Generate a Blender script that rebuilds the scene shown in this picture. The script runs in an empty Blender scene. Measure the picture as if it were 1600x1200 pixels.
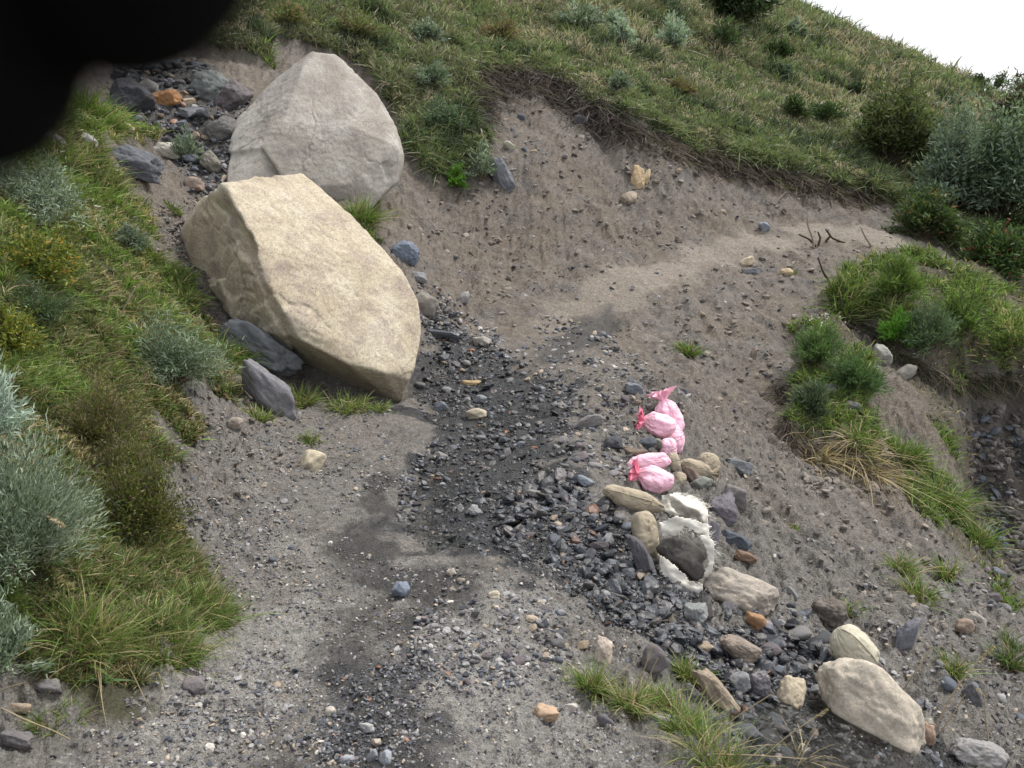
import bpy, bmesh, math, random
import numpy as np
from mathutils import Vector, Matrix

random.seed(7); RNG = np.random.default_rng(7)
SC = bpy.context.scene
COL = SC.collection
R = math.radians
# ------------------------------------------------------------------ camera
CAM = np.array([0.0, 0.0, 2.8]); PITCH = R(15); FPX = 1386.0
cd = bpy.data.cameras.new('camera'); cam = bpy.data.objects.new('camera', cd); COL.objects.link(cam)
cam.location = CAM; cam.rotation_euler = (math.pi/2 - PITCH, 0, 0)
cd.sensor_width = 36; cd.lens = 36*FPX/1600
cd.clip_start = 0.004; cd.clip_end = 3000
cd.dof.use_dof = True; cd.dof.focus_distance = 9.0; cd.dof.aperture_fstop = 8.5
SC.camera = cam
SC.render.resolution_x = 1024; SC.render.resolution_y = 768
# ------------------------------------------------------------------ light
w = bpy.data.worlds.new('World'); SC.world = w; w.use_nodes = True
nt = w.node_tree; bg = nt.nodes['Background']
sky = nt.nodes.new('ShaderNodeTexSky'); sky.sky_type = 'NISHITA'; sky.sun_disc = False
SUN_EL, SUN_AZ = R(58), R(60)           # azimuth clockwise from +Y
sky.sun_elevation = SUN_EL; sky.sun_rotation = SUN_AZ
sky.dust_density = 6; sky.air_density = 1.0; sky.ozone_density = 1.0
mixw = nt.nodes.new('ShaderNodeMix'); mixw.data_type = 'RGBA'; mixw.inputs[0].default_value = 0.72
mixw.inputs[7].default_value = (10.6, 10.8, 11.2, 1)      # thin bright overcast veil
nt.links.new(sky.outputs[0], mixw.inputs[6]); nt.links.new(mixw.outputs[2], bg.inputs[0])
bg.inputs[1].default_value = 0.082
sd = bpy.data.lights.new('sun', 'SUN'); sun = bpy.data.objects.new('sun', sd); COL.objects.link(sun)
sd.energy = 2.3; sd.angle = R(10); sd.color = (1, .965, .91)
sv = Vector((math.sin(SUN_AZ)*math.cos(SUN_EL), math.cos(SUN_AZ)*math.cos(SUN_EL), math.sin(SUN_EL)))
sun.rotation_euler = sv.to_track_quat('Z', 'Y').to_euler()
SC.view_settings.view_transform = 'Standard'; SC.view_settings.look = 'None'
SC.view_settings.gamma = 1; SC.view_settings.exposure = 0.76
# ------------------------------------------------------------------ noise
def _h(ix, iy, iz, s):
    n = (ix.astype(np.int64)*374761393 + iy.astype(np.int64)*668265263 + iz.astype(np.int64)*2147483647 + s*1274126177) & 0xffffffff
    n = ((n ^ (n >> 13))*1274126177) & 0xffffffff
    n = ((n ^ (n >> 16))*2246822519) & 0xffffffff
    return ((n ^ (n >> 15)) & 0xffffff)/float(0xffffff)*2 - 1
def vn3(p, s=0):
    f = np.floor(p); t = p - f; t = t*t*t*(t*(t*6 - 15) + 10)
    x, y, z = f[:, 0], f[:, 1], f[:, 2]; tx, ty, tz = t[:, 0], t[:, 1], t[:, 2]
    def c(a, b, d): return _h(x + a, y + b, z + d, s)
    x00 = c(0,0,0)*(1-tx) + c(1,0,0)*tx; x10 = c(0,1,0)*(1-tx) + c(1,1,0)*tx
    x01 = c(0,0,1)*(1-tx) + c(1,0,1)*tx; x11 = c(0,1,1)*(1-tx) + c(1,1,1)*tx
    return (x00*(1-ty) + x10*ty)*(1-tz) + (x01*(1-ty) + x11*ty)*tz
def vn2(x, y, s=0):
    fx, fy = np.floor(x), np.floor(y); tx, ty = x - fx, y - fy
    tx = tx*tx*tx*(tx*(tx*6-15)+10); ty = ty*ty*ty*(ty*(ty*6-15)+10); z = np.zeros_like(fx)
    a = _h(fx, fy, z, s)*(1-tx) + _h(fx+1, fy, z, s)*tx; b = _h(fx, fy+1, z, s)*(1-tx) + _h(fx+1, fy+1, z, s)*tx
    return a*(1-ty) + b*ty
def fbm2(x, y, o=4, s=0, g=.5):
    r = np.zeros_like(x); a = 1.0
    for i in range(o):
        cs, sn = math.cos(i*1.3 + s), math.sin(i*1.3 + s)
        r += a*vn2((x*cs - y*sn)*2**i + 7.1*i, (x*sn + y*cs)*2**i - 3.7*i, s + i*17); a *= g
    return r
def fbm3(p, o=4, s=0, g=.5):
    r = np.zeros(len(p)); a = 1.0
    for i in range(o): r += a*vn3(p*2**i + 5.3*i, s + i*13); a *= g
    return r
def sstep(a, b, x): t = np.clip((x - a)/(b - a), 0, 1); return t*t*(3 - 2*t)
# ------------------------------------------------------------------ pixel rays -> places
CP, SP = math.cos(PITCH), math.sin(PITCH)
def ray(px, py):
    dx = (np.asarray(px, float) - 800)/FPX; u = (600 - np.asarray(py, float))/FPX
    return np.stack([dx, CP + u*SP, -SP + u*CP], -1)
def at(px, py, Y):
    d = ray(px, py); return CAM + d*(Y/d[1])
ctl = [  # pixel x, pixel y, distance ahead
 (550,1200,3.0),(200,1200,2.95),(900,1200,3.1),(550,1000,4.3),(760,1000,4.25),(700,850,5.8),(560,850,5.75),(740,700,8.1),(640,700,8.05),(760,600,10.4),
 (700,500,13.5),(800,540,12.3),(860,500,14.0),(1000,440,15.6),(1150,380,18.2),(1280,355,19.8),(1400,382,19.0),
 (780,430,15.8),(900,370,17.3),(1000,370,18.2),(800,180,20.3),(850,260,18.8),(1000,230,20.6),(980,300,19.4),(1200,285,21.5),(1200,340,20.3),(1360,318,21.5),(700,330,17.2),
 (1240,14,62),(1600,178,46),(1420,96,54),(1100,100,35),(1400,230,30),(1200,200,26.5),(900,50,28),(700,50,25),(500,20,22),(600,120,20.5),(700,220,19),(1500,300,25),(1600,380,23),(1300,135,40),(1500,200,38),(1050,30,36),
 (250,120,17),(300,250,14.6),(330,330,13.3),(620,300,16.2),(600,340,15.4),(640,400,14.2),(655,450,13.2),(460,200,15.5),(400,60,20),
 (500,600,9.7),(340,490,10.5),(640,590,10.5),(250,350,11.6),(200,420,9.8),
 (150,200,12.5),(50,250,10.5),(50,450,7),(50,800,4.1),(150,650,6),(250,550,8),(300,700,7),(380,1000,4.25),(250,900,4.7),(100,1100,3.25),(0,1200,2.8),(450,800,6.45),(380,680,7.55),(500,700,8.05),(350,620,8.6),(450,650,8.8),
 (900,1050,4),(880,900,5.35),(930,780,6.75),(960,680,8.35),(1050,600,10.2),(980,560,11.6),
 (1050,950,5.3),(1150,1150,3.9),(1300,1150,4.45),(1400,1100,5.05),(1550,1150,5.3),(1300,1000,5.9),(1500,1000,6.9),(1150,900,6.3),(1100,800,7.3),(1300,850,8.3),
 (1100,500,14.5),(1150,600,12.5),(1150,700,10.2),(1250,750,9.9),(1050,700,9.2),(1100,450,16),(1250,430,17.2),(1300,550,14.2),(1280,680,11.6),(1400,500,15.6),(1450,450,17.2),(1400,600,13.2),(1400,750,10.8),(1550,500,16.6),(1590,590,15.0),
 (1560,720,13.6),(1560,850,10.9),(1450,850,9.5),(1520,440,18.6),(1600,1050,6.9),
]
world_pts = [(0,0,1.2),(0,-3,1.5),(-3,0,2.0),(3,0,.3),(6,0,-2),(-8,3,3.8),(-10,8,5),(-15,15,8),(-20,30,14),(12,4,-5.5),(9,8,-3.6),(15,10,-5.5),(25,20,-6),(28,34,-3),(45,50,-4),
 (0,90,23),(30,95,7),(-30,80,28),(70,90,-12),(-60,40,30),(60,20,-16),(0,-20,3),(-30,-20,14),(30,-20,-14),(0,200,38),(90,200,-20),(-100,200,60),(-100,0,45),(100,0,-30)]
CTL = np.array([at(*c) for c in ctl] + [np.array(p, float) for p in world_pts])
def U(r2): return np.where(r2 > 0, r2*np.log(np.maximum(r2, 1e-12))*.5, 0)
def _fit():
    P = CTL[:, :2]/10; n = len(P)
    K = U(((P[:, None] - P[None])**2).sum(-1)) + np.eye(n)*0.0015
    Q = np.c_[np.ones(n), P]; A = np.zeros((n+3, n+3)); A[:n, :n] = K; A[:n, n:] = Q; A[n:, :n] = Q.T
    return np.linalg.solve(A, np.r_[CTL[:, 2], 0, 0, 0])
TW = _fit()
def Hbase(x, y):
    sh = np.shape(x); x = np.ravel(x)/10.; y = np.ravel(y)/10.; P = CTL[:, :2]/10; out = np.empty(len(x)); n = len(P)
    for i in range(0, len(x), 20000):
        a, b = x[i:i+20000], y[i:i+20000]
        r2 = (a[:, None] - P[None, :, 0])**2 + (b[:, None] - P[None, :, 1])**2
        out[i:i+20000] = U(r2) @ TW[:n] + TW[n] + a*TW[n+1] + b*TW[n+2]
    return out.reshape(sh)
TS = np.exp(np.linspace(math.log(1.5), math.log(160), 1500))
def cast(px, py, fn=None, Y0=0):
    fn = fn or Hbase; d = ray(px, py); ts = TS
    if Y0: ts = TS[TS*d[1] > Y0]
    P = CAM + ts[:, None]*d; g = P[:, 2] - fn(P[:, 0], P[:, 1]); k = np.where(g < 0)[0]
    if len(k) == 0: return P[-1]
    k = k[0]
    if k == 0: return P[0]
    f = g[k-1]/(g[k-1] - g[k]); return P[k-1]*(1-f) + P[k]*f
def project(P):
    q = np.asarray(P) - CAM; f = q[..., 1]*CP - q[..., 2]*SP; u = q[..., 1]*SP + q[..., 2]*CP
    return 800 + FPX*q[..., 0]/f, 600 - FPX*u/f, f
# ------------------------------------------------------------------ ground regions (polygons on the ground plan)
def poly(pts):
    return np.array([p[:2] if len(p) == 3 else cast(*p)[:2] for p in pts])
def sdist(x, y, P):          # signed distance, positive inside
    sh = np.shape(x); x = np.ravel(x); y = np.ravel(y); best = np.full(len(x), 1e9); ins = np.zeros(len(x), bool)
    for i in range(len(P)):
        a, b = P[i], P[(i+1) % len(P)]; e = b - a; L = max((e**2).sum(), 1e-9)
        t = np.clip(((x - a[0])*e[0] + (y - a[1])*e[1])/L, 0, 1)
        best = np.minimum(best, (x - a[0] - t*e[0])**2 + (y - a[1] - t*e[1])**2)
        c = ((a[1] > y) != (b[1] > y)); 
        with np.errstate(divide='ignore', invalid='ignore'): xi = a[0] + (y - a[1])*e[0]/(e[1] if abs(e[1]) > 1e-12 else 1e-12)
        ins ^= c & (x < xi)
    return (np.where(ins, 1, -1)*np.sqrt(best)).reshape(sh)
W_ = lambda x, y: (x, y, 0)
PX = {
 'hill': [(235,40),(330,88),(400,104),(470,75),(560,110),(610,170),(640,240),(690,295),(740,290),(775,265),(755,210),(742,140),(790,120),(870,140),(930,185),(990,205),(1070,235),(1150,262),(1250,283),(1370,312),(1400,325),(1440,370),(1500,400),(1600,425),
          W_(40,22),W_(120,40),W_(140,300),W_(-200,300),W_(-100,60),W_(-20,30),(370,20)],
 'meadow': [(60,160),(185,150),(205,200),(180,250),(190,300),(235,340),(240,400),(300,440),(330,500),(395,560),(400,600),(330,610),(265,680),(262,780),(285,850),(335,930),(372,1010),(300,1040),(230,1060),(170,1095),(100,1075),(30,1045),(0,1035),
          W_(-3.5,2.6),W_(-8,0),W_(-18,3),W_(-24,14),W_(-13,16.5)],
 'sa': [(1325,435),(1400,408),(1480,432),(1560,425),W_(15,19),W_(18,14),(1600,585),(1530,598),(1455,590),(1400,545),(1345,495),(1290,480)],
 'sb': [(1235,520),(1290,500),(1350,560),(1372,600),(1362,640),(1385,705),(1340,725),(1290,700),(1235,690),(1240,620),(1250,560)],
 'sd': [(1400,590),(1480,600),(1530,630),(1500,700),(1465,690),(1440,640)],
 'sc': [(1380,690),(1425,700),(1530,800),(1560,870),(1600,940),(1580,950),(1500,860),(1440,800),(1400,745)],
 'wet': [(640,470),(690,480),(765,540),(870,585),(905,610),(885,660),(900,700),(880,735),(950,790),(1010,830),(1070,900),(1130,960),(1250,1000),(1330,1060),(1440,1150),(1510,1210),(1520,1320),(1180,1320),(1170,1200),(1120,1130),(1050,1030),(1000,990),(930,960),(820,880),(720,862),(640,860),(620,790),(625,750),(690,680),(650,640),(640,600),(665,520)],
 'damp': [(600,740),(650,870),(760,900),(700,940),(620,960),(560,1060),(640,1120),(640,1200),(480,1200),(500,1120),(540,1000),(540,880),(520,840)],
 'dark': [(525,1060),(650,1030),(720,1060),(660,1110),(640,1200),(490,1200),(510,1120)],
 'pale': [(330,960),(420,860),(520,900),(500,1010),(440,1150),(300,1180),(250,1130)],
 'pale2': [(700,1020),(790,900),(900,960),(880,1040),(960,1130),(1000,1200),(660,1200),(700,1110)],
 'under': [(450,566),(540,590),(612,616),(640,606),(600,632),(520,622),(455,600)],
 'path': [(830,520),(880,468),(980,418),(1080,388),(1180,366),(1270,345),(1400,362),(1470,400),(1440,410),(1380,386),(1290,374),(1190,388),(1090,420),(1010,462),(960,500),(880,530),(850,560)],
 'patch': [(860,535),(900,498),(955,478),(975,505),(925,535),(880,560),(835,572)],
 'chute': [(180,105),(310,95),(385,150),(372,200),(355,280),(330,315),(295,300),(245,200),(195,185)],
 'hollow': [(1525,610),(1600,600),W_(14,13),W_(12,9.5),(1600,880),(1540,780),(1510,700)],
}
REG = {k: poly(v) for k, v in PX.items()}
def region(k, x, y, soft=.08, jit=.12, js=2.2):
    s = sdist(x, y, REG[k])
    if jit: s = s + jit*fbm2(x*js, y*js, 4, hash_(k))
    return sstep(-soft, soft, s)
def hash_(k): return sum(ord(c)*(i+3) for i, c in enumerate(k)) % 97
def H(x, y, det=True):
    sh = np.shape(x); x = np.ravel(np.asarray(x, float)); y = np.ravel(np.asarray(y, float)); d = np.hypot(x, y)
    z = Hbase(x, y)
    hill = region('hill', x, y, .16, .16); mea = region('meadow', x, y, .12, .1); sa = region('sa', x, y, .14, .12); sb = region('sb', x, y, .12, .1)
    wet = region('wet', x, y, .2, .15); path = region('path', x, y, .35, .1); hol = region('hollow', x, y, .5, .2)
    ero = fbm2(x*2.0 + y*.5, y*.45 - x*.3, 4, 55); right = sstep(.5, 2.5, x)
    z = z + .36*hill + .06*mea + .42*sa + .3*sb - .07*wet - 1.2*hol - .10*right*np.abs(ero)*(1-.8*region('path', x, y, .5, .1))*(1-hill)
    far = sstep(14, 22, y); lump = 1 - .75*path - .55*region('damp', x, y, .3, .1) - .6*wet
    z += .10*fbm2(x*.9, y*.9, 3, 3)*sstep(8, 14, d)*(1-.8*path) + .035*fbm2(x*2.2, y*2.2, 4, 11)*lump
    bank = sstep(.05, .6, Hgrad(x, y))
    if det:
        z -= .26*region('under', x, y, .18, .05)
        q = fbm2(x*1.5 + .4*y, y*1.5, 4, 121)*3.2; st = np.floor(q) + sstep(.7, 1, q - np.floor(q))
        z += bank*lump*(.05*(st - q) + .03*np.abs(fbm2(x*5.5, y*5.5, 4, 21)) + .035*fbm2(x*3.1, y*3.1, 4, 23, .65))
        z += .012*fbm2(x*13, y*13, 4, 31, .7)*(1-.5*path)*(1 + 1.6*bank)
        r = fbm2(x*22, y*22, 2, 41); z += .007*np.maximum(r, 0)*lump*(d < 16)
    return z.reshape(sh)
def Hgrad(x, y):
    e = .25; z0 = Hbase(x, y); return np.hypot(Hbase(x+e, y) - z0, Hbase(x, y+e) - z0)/e
# ------------------------------------------------------------------ mesh helpers
def mesh_np(name, V, T, col=None, smooth=False, mi=None):
    me = bpy.data.meshes.new(name); V = np.asarray(V, np.float32); T = np.asarray(T, np.int32); k = T.shape[1]
    me.vertices.add(len(V)); me.vertices.foreach_set('co', V.ravel())
    me.loops.add(T.size); me.loops.foreach_set('vertex_index', T.ravel())
    me.polygons.add(len(T)); me.polygons.foreach_set('loop_start', np.arange(0, T.size, k, dtype=np.int32))
    me.polygons.foreach_set('loop_total', np.full(len(T), k, np.int32))
    me.polygons.foreach_set('use_smooth', np.full(len(T), smooth, bool))
    me.update(calc_edges=True)
    if col is not None:
        c = np.ones((len(V), 4), np.float32); c[:, :col.shape[1]] = col
        a = me.color_attributes.new('col', 'FLOAT_COLOR', 'POINT'); a.data.foreach_set('color', c.ravel())
    return me
def link(name, me, mat=None, parent=None, label=None, cat=None, group=None, kind=None, loc=None):
    o = bpy.data.objects.new(name, me); COL.objects.link(o)
    if mat and me and not me.materials: me.materials.append(mat)
    if parent: o.parent = parent
    if loc is not None: o.location = loc
    if label: o['label'] = label
    if cat: o['category'] = cat
    if group: o['group'] = group
    if kind: o['kind'] = kind
    return o
def empty(name, label, cat, loc, group=None): return link(name, None, None, None, label, cat, group, None, loc)
# ------------------------------------------------------------------ materials
def mat(name):
    m = bpy.data.materials.new(name); m.use_nodes = True; n = m.node_tree; n.nodes.clear()
    out = n.nodes.new('ShaderNodeOutputMaterial'); b = n.nodes.new('ShaderNodeBsdfPrincipled'); n.links.new(b.outputs[0], out.inputs[0])
    return m, n, b, out
def N(n, t, **k):
    q = n.nodes.new(t)
    for a, v in k.items():
        if a[0] == '_': q.inputs[int(a[1:])].default_value = v
        else: setattr(q, a, v)
    return q
def noise(n, co, scale, det=4, rough=.55, dim='3D'):
    q = N(n, 'ShaderNodeTexNoise'); q.inputs['Scale'].default_value = scale; q.inputs['Detail'].default_value = det; q.inputs['Roughness'].default_value = rough
    n.links.new(co, q.inputs['Vector']); return q.outputs[0]
def ramp(n, fac, stops, interp='LINEAR'):
    q = N(n, 'ShaderNodeValToRGB'); cr = q.color_ramp; cr.interpolation = interp
    while len(cr.elements) < len(stops): cr.elements.new(.5)
    for e, (p, c) in zip(cr.elements, stops): e.position = p; e.color = (*c, 1) if len(c) == 3 else c
    n.links.new(fac, q.inputs[0]); return q.outputs[0]
def mix(n, fac, a, b, mode='MIX'):
    q = N(n, 'ShaderNodeMix', data_type='RGBA', blend_type=mode)
    for s, i in ((fac, 0), (a, 6), (b, 7)):
        if isinstance(s, (int, float)): q.inputs[i].default_value = s
        elif isinstance(s, tuple): q.inputs[i].default_value = (*s, 1) if len(s) == 3 else s
        else: n.links.new(s, q.inputs[i])
    return q.outputs[2]
def math_(n, op, a, b=0., c=None, clamp=False):
    q = N(n, 'ShaderNodeMath', operation=op, use_clamp=clamp)
    for s, i in ((a, 0), (b, 1), (c, 2)):
        if s is None: continue
        if isinstance(s, (int, float)): q.inputs[i].default_value = s
        else: n.links.new(s, q.inputs[i])
    return q.outputs[0]
def bump(n, b, h, strength, dist, prev=None):
    q = N(n, 'ShaderNodeBump'); q.inputs['Strength'].default_value = strength; q.inputs['Distance'].default_value = dist
    n.links.new(h, q.inputs['Height'])
    if prev: n.links.new(prev, q.inputs['Normal'])
    n.links.new(q.outputs[0], b.inputs['Normal']); return q.outputs[0]
def g3(v): return (v, v, v)

def ground_mat():
    m, n, b, out = mat('ground'); co = N(n, 'ShaderNodeNewGeometry').outputs['Position']
    at1 = N(n, 'ShaderNodeVertexColor', layer_name='col'); sp = N(n, 'ShaderNodeSeparateColor'); n.links.new(at1.outputs[0], sp.inputs[0])
    veg, wet, pth = sp.outputs[0], sp.outputs[1], sp.outputs[2]; at2 = N(n, 'ShaderNodeVertexColor', layer_name='col2'); s2 = N(n, 'ShaderNodeSeparateColor'); n.links.new(at2.outputs[0], s2.inputs[0])
    damp, grit, hol = s2.outputs[0], s2.outputs[1], s2.outputs[2]
    big = noise(n, co, .7, 5, .6); mid = noise(n, co, 4.5, 5, .65); fine = noise(n, co, 38, 4, .7); vf = noise(n, co, 140, 3, .8)
    soil = ramp(n, mid, [(.3, (.094, .080, .067)), (.48, (.138, .120, .102)), (.7, (.188, .168, .145))])
    soil = mix(n, ramp(n, big, [(.4, g3(0)), (.62, g3(.8))]), soil, mix(n, mid, (.105, .082, .060), (.19, .158, .125)))
    soil = mix(n, ramp(n, noise(n, co, 1.6, 5, .7), [(.52, g3(0)), (.66, g3(.6))]), soil, (.10, .098, .1))
    grey = mix(n, mid, (.105, .098, .089), (.195, .184, .168))
    soil = mix(n, math_(n, 'MULTIPLY', grit, .85), soil, grey)
    tan = mix(n, mid, (.185, .158, .128), (.262, .228, .188))
    soil = mix(n, pth, soil, tan)
    soil = mix(n, math_(n, 'MULTIPLY', at2.outputs[1], .75), soil, mix(n, mid, (.18, .17, .155), (.30, .29, .27)))
    spk = ramp(n, vf, [(.28, g3(.5)), (.45, g3(.95)), (.58, g3(1.1)), (.72, g3(2.1))])
    soil = mix(n, 1.0, soil, spk, 'MULTIPLY')
    fs = ramp(n, fine, [(.3, g3(.55)), (.5, g3(1.0)), (.72, g3(1.5))]); soil = mix(n, .9, soil, fs, 'MULTIPLY')
    m2 = noise(n, co, 13, 5, .75); soil = mix(n, .9, soil, ramp(n, m2, [(.32, g3(.6)), (.5, g3(1.0)), (.7, g3(1.35))]), 'MULTIPLY')
    # little stones bedded in the soil
    vo = N(n, 'ShaderNodeTexVoronoi'); vo.inputs['Scale'].default_value = 55; n.links.new(co, vo.inputs['Vector'])
    vc = N(n, 'ShaderNodeTexVoronoi'); vc.inputs['Scale'].default_value = 26; n.links.new(co, vc.inputs['Vector'])
    stc = mix(n, .75, (.2, .2, .2), ramp(n, vo.outputs['Color'], [(0, (.05, .052, .06)), (.45, (.14, .138, .14)), (.75, (.22, .2, .18)), (1, (.42, .4, .37))]))
    sel = math_(n, 'MULTIPLY', math_(n, 'LESS_THAN', vo.outputs['Distance'], .36), math_(n, 'GREATER_THAN', noise(n, co, 9, 3), .54))
    soil = mix(n, math_(n, 'MULTIPLY', sel, .75), soil, stc)
    wetc = mix(n, fine, (.013, .0135, .015), (.044, .045, .048)); wetc = mix(n, ramp(n, m2, [(.5, g3(0)), (.65, g3(.5))]), wetc, (.042, .036, .028))
    wetc = mix(n, math_(n, 'MULTIPLY', sel, .6), wetc, mix(n, 1.0, stc, g3(.45), 'MULTIPLY'))
    dampc = mix(n, 1.0, soil, (.33, .33, .335), 'MULTIPLY')
    c = mix(n, damp, soil, dampc); c = mix(n, wet, c, wetc)
    vegc = mix(n, m2, (.035, .036, .018), (.085, .078, .045)); c = mix(n, veg, c, vegc)
    c = mix(n, hol, c, mix(n, mid, (.03, .026, .022), (.075, .066, .056)))  # hollow: shade of the recess put into a darker soil colour
    n.links.new(c, b.inputs['Base Color'])
    film = math_(n, 'GREATER_THAN', noise(n, co, 3.2, 4), .46)
    wr = math_(n, 'SUBTRACT', .55, math_(n, 'MULTIPLY', film, .3))
    ro = mix(n, wet, mix(n, damp, g3(.95), g3(.7)), wr); n.links.new(ro, b.inputs['Roughness'])
    b.inputs['Specular IOR Level'].default_value = .4
    h = math_(n, 'ADD', math_(n, 'MULTIPLY', fine, .5), math_(n, 'MULTIPLY', vf, .3)); h = math_(n, 'ADD', h, math_(n, 'MULTIPLY', math_(n, 'SUBTRACT', .4, vo.outputs['Distance']), .5))
    h0 = bump(n, b, m2, .8, .05); bump(n, b, h, .9, .025, h0)
    return m
def leaf_mat(name, rough=.6, trans=.3, tint=(1.1, 1.2, .7)):
    m, n, b, out = mat(name); c = N(n, 'ShaderNodeVertexColor', layer_name='col').outputs[0]
    b.inputs['Roughness'].default_value = rough; b.inputs['Specular IOR Level'].default_value = .3; n.links.new(c, b.inputs['Base Color'])
    t = N(n, 'ShaderNodeBsdfTranslucent'); n.links.new(mix(n, 1.0, c, tint, 'MULTIPLY'), t.inputs[0]); s = N(n, 'ShaderNodeMixShader'); s.inputs[0].default_value = trans
    n.links.new(b.outputs[0], s.inputs[1]); n.links.new(t.outputs[0], s.inputs[2]); n.links.new(s.outputs[0], out.inputs[0]); return m
def stone_mat(name, vcol):
    m, n, b, out = mat(name); tc = N(n, 'ShaderNodeTexCoord').outputs['Object'] if not vcol else N(n, 'ShaderNodeNewGeometry').outputs['Position']
    if vcol:
        a = N(n, 'ShaderNodeVertexColor', layer_name='col'); base, al = a.outputs[0], a.outputs[1]
    else:
        a = N(n, 'ShaderNodeObjectInfo'); base, al = a.outputs['Color'], a.outputs['Alpha']
    f1 = noise(n, tc, 9, 5, .6); f2 = noise(n, tc, 60, 4, .7)
    c = mix(n, 1.0, base, ramp(n, f1, [(.3, g3(.72)), (.55, g3(1.0)), (.72, (1.28, 1.25, 1.2))]), 'MULTIPLY')
    c = mix(n, 1.0, c, ramp(n, f2, [(.3, g3(.75)), (.6, g3(1.1)), (.8, g3(1.5))]), 'MULTIPLY')
    n.links.new(c, b.inputs['Base Color']); n.links.new(al, b.inputs['Roughness'])
    bump(n, b, math_(n, 'ADD', f1, math_(n, 'MULTIPLY', f2, .4)), .5, .02); return m
def boulder_mat(name, cols, stain, speck=1.0, coat=None):
    m, n, b, out = mat(name); co = N(n, 'ShaderNodeTexCoord').outputs['Object']
    a = noise(n, co, 1.6, 6, .62); f = noise(n, co, 12, 6, .7); g = noise(n, co, 70, 4, .75)
    c = ramp(n, a, [(.3, cols[0]), (.5, cols[1]), (.7, cols[2])])
    c = mix(n, ramp(n, noise(n, co, 2.6, 5, .7), [(.5, g3(0)), (.68, g3(.75))]), c, stain)
    c = mix(n, ramp(n, noise(n, co, 5, 6, .75), [(.58, g3(0)), (.74, g3(.4))]), c, cols[3])
    c = mix(n, speck, c, ramp(n, f, [(.3, g3(.86)), (.5, g3(1)), (.72, g3(1.1))]), 'MULTIPLY')
    c = mix(n, speck, c, ramp(n, g, [(.3, g3(.5)), (.46, g3(1)), (.7, g3(1.35))]), 'MULTIPLY'); c = mix(n, speck, c, ramp(n, noise(n, co, 33, 5, .8), [(.33, g3(.68)), (.5, g3(1)), (.7, g3(1.2))]), 'MULTIPLY')
    n.links.new(c, b.inputs['Base Color']); b.inputs['Roughness'].default_value = .9; b.inputs['Specular IOR Level'].default_value = .25
    
    vo = N(n, 'ShaderNodeTexVoronoi', feature='DISTANCE_TO_EDGE'); vo.inputs['Scale'].default_value = 1.3; wv = N(n, 'ShaderNodeVectorMath', operation='ADD'); sc_ = N(n, 'ShaderNodeVectorMath', operation='SCALE'); sc_.inputs[3].default_value = .7
    nz = N(n, 'ShaderNodeTexNoise'); nz.inputs['Scale'].default_value = 1.8; nz.inputs['Detail'].default_value = 6; n.links.new(co, nz.inputs['Vector']); n.links.new(nz.outputs['Color'], sc_.inputs[0]); n.links.new(co, wv.inputs[0]); n.links.new(sc_.outputs[0], wv.inputs[1]); n.links.new(wv.outputs[0], vo.inputs['Vector'])
    ck = math_(n, 'MULTIPLY', math_(n, 'LESS_THAN', vo.outputs['Distance'], .007), math_(n, 'GREATER_THAN', noise(n, co, 1.1, 2), .56))
    n.links.new(mix(n, math_(n, 'MULTIPLY', ck, .4), c, (.16, .13, .10)), b.inputs['Base Color'])
    h = math_(n, 'ADD', math_(n, 'MULTIPLY', f, .7), math_(n, 'MULTIPLY', g, .45)); h = math_(n, 'SUBTRACT', h, ck); bump(n, b, h, .6, .018); return m
M_GROUND = ground_mat(); M_LEAF = leaf_mat('leaf'); M_SAGE = leaf_mat('sage_leaf', .75, .15); M_DRY = leaf_mat('dry_grass', .8, .2)
M_STONE = stone_mat('stone', False); M_GRAVEL = stone_mat('gravel', True)
M_TAN = boulder_mat('pale_sandstone', [(.30, .248, .18), (.405, .352, .262), (.49, .44, .352), (.35, .265, .185)], (.26, .21, .185))
M_GREY = boulder_mat('grey_boulder_stone', [(.215, .19, .165), (.30, .278, .245), (.40, .38, .345), (.37, .29, .20)], (.235, .215, .20), .85)
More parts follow.
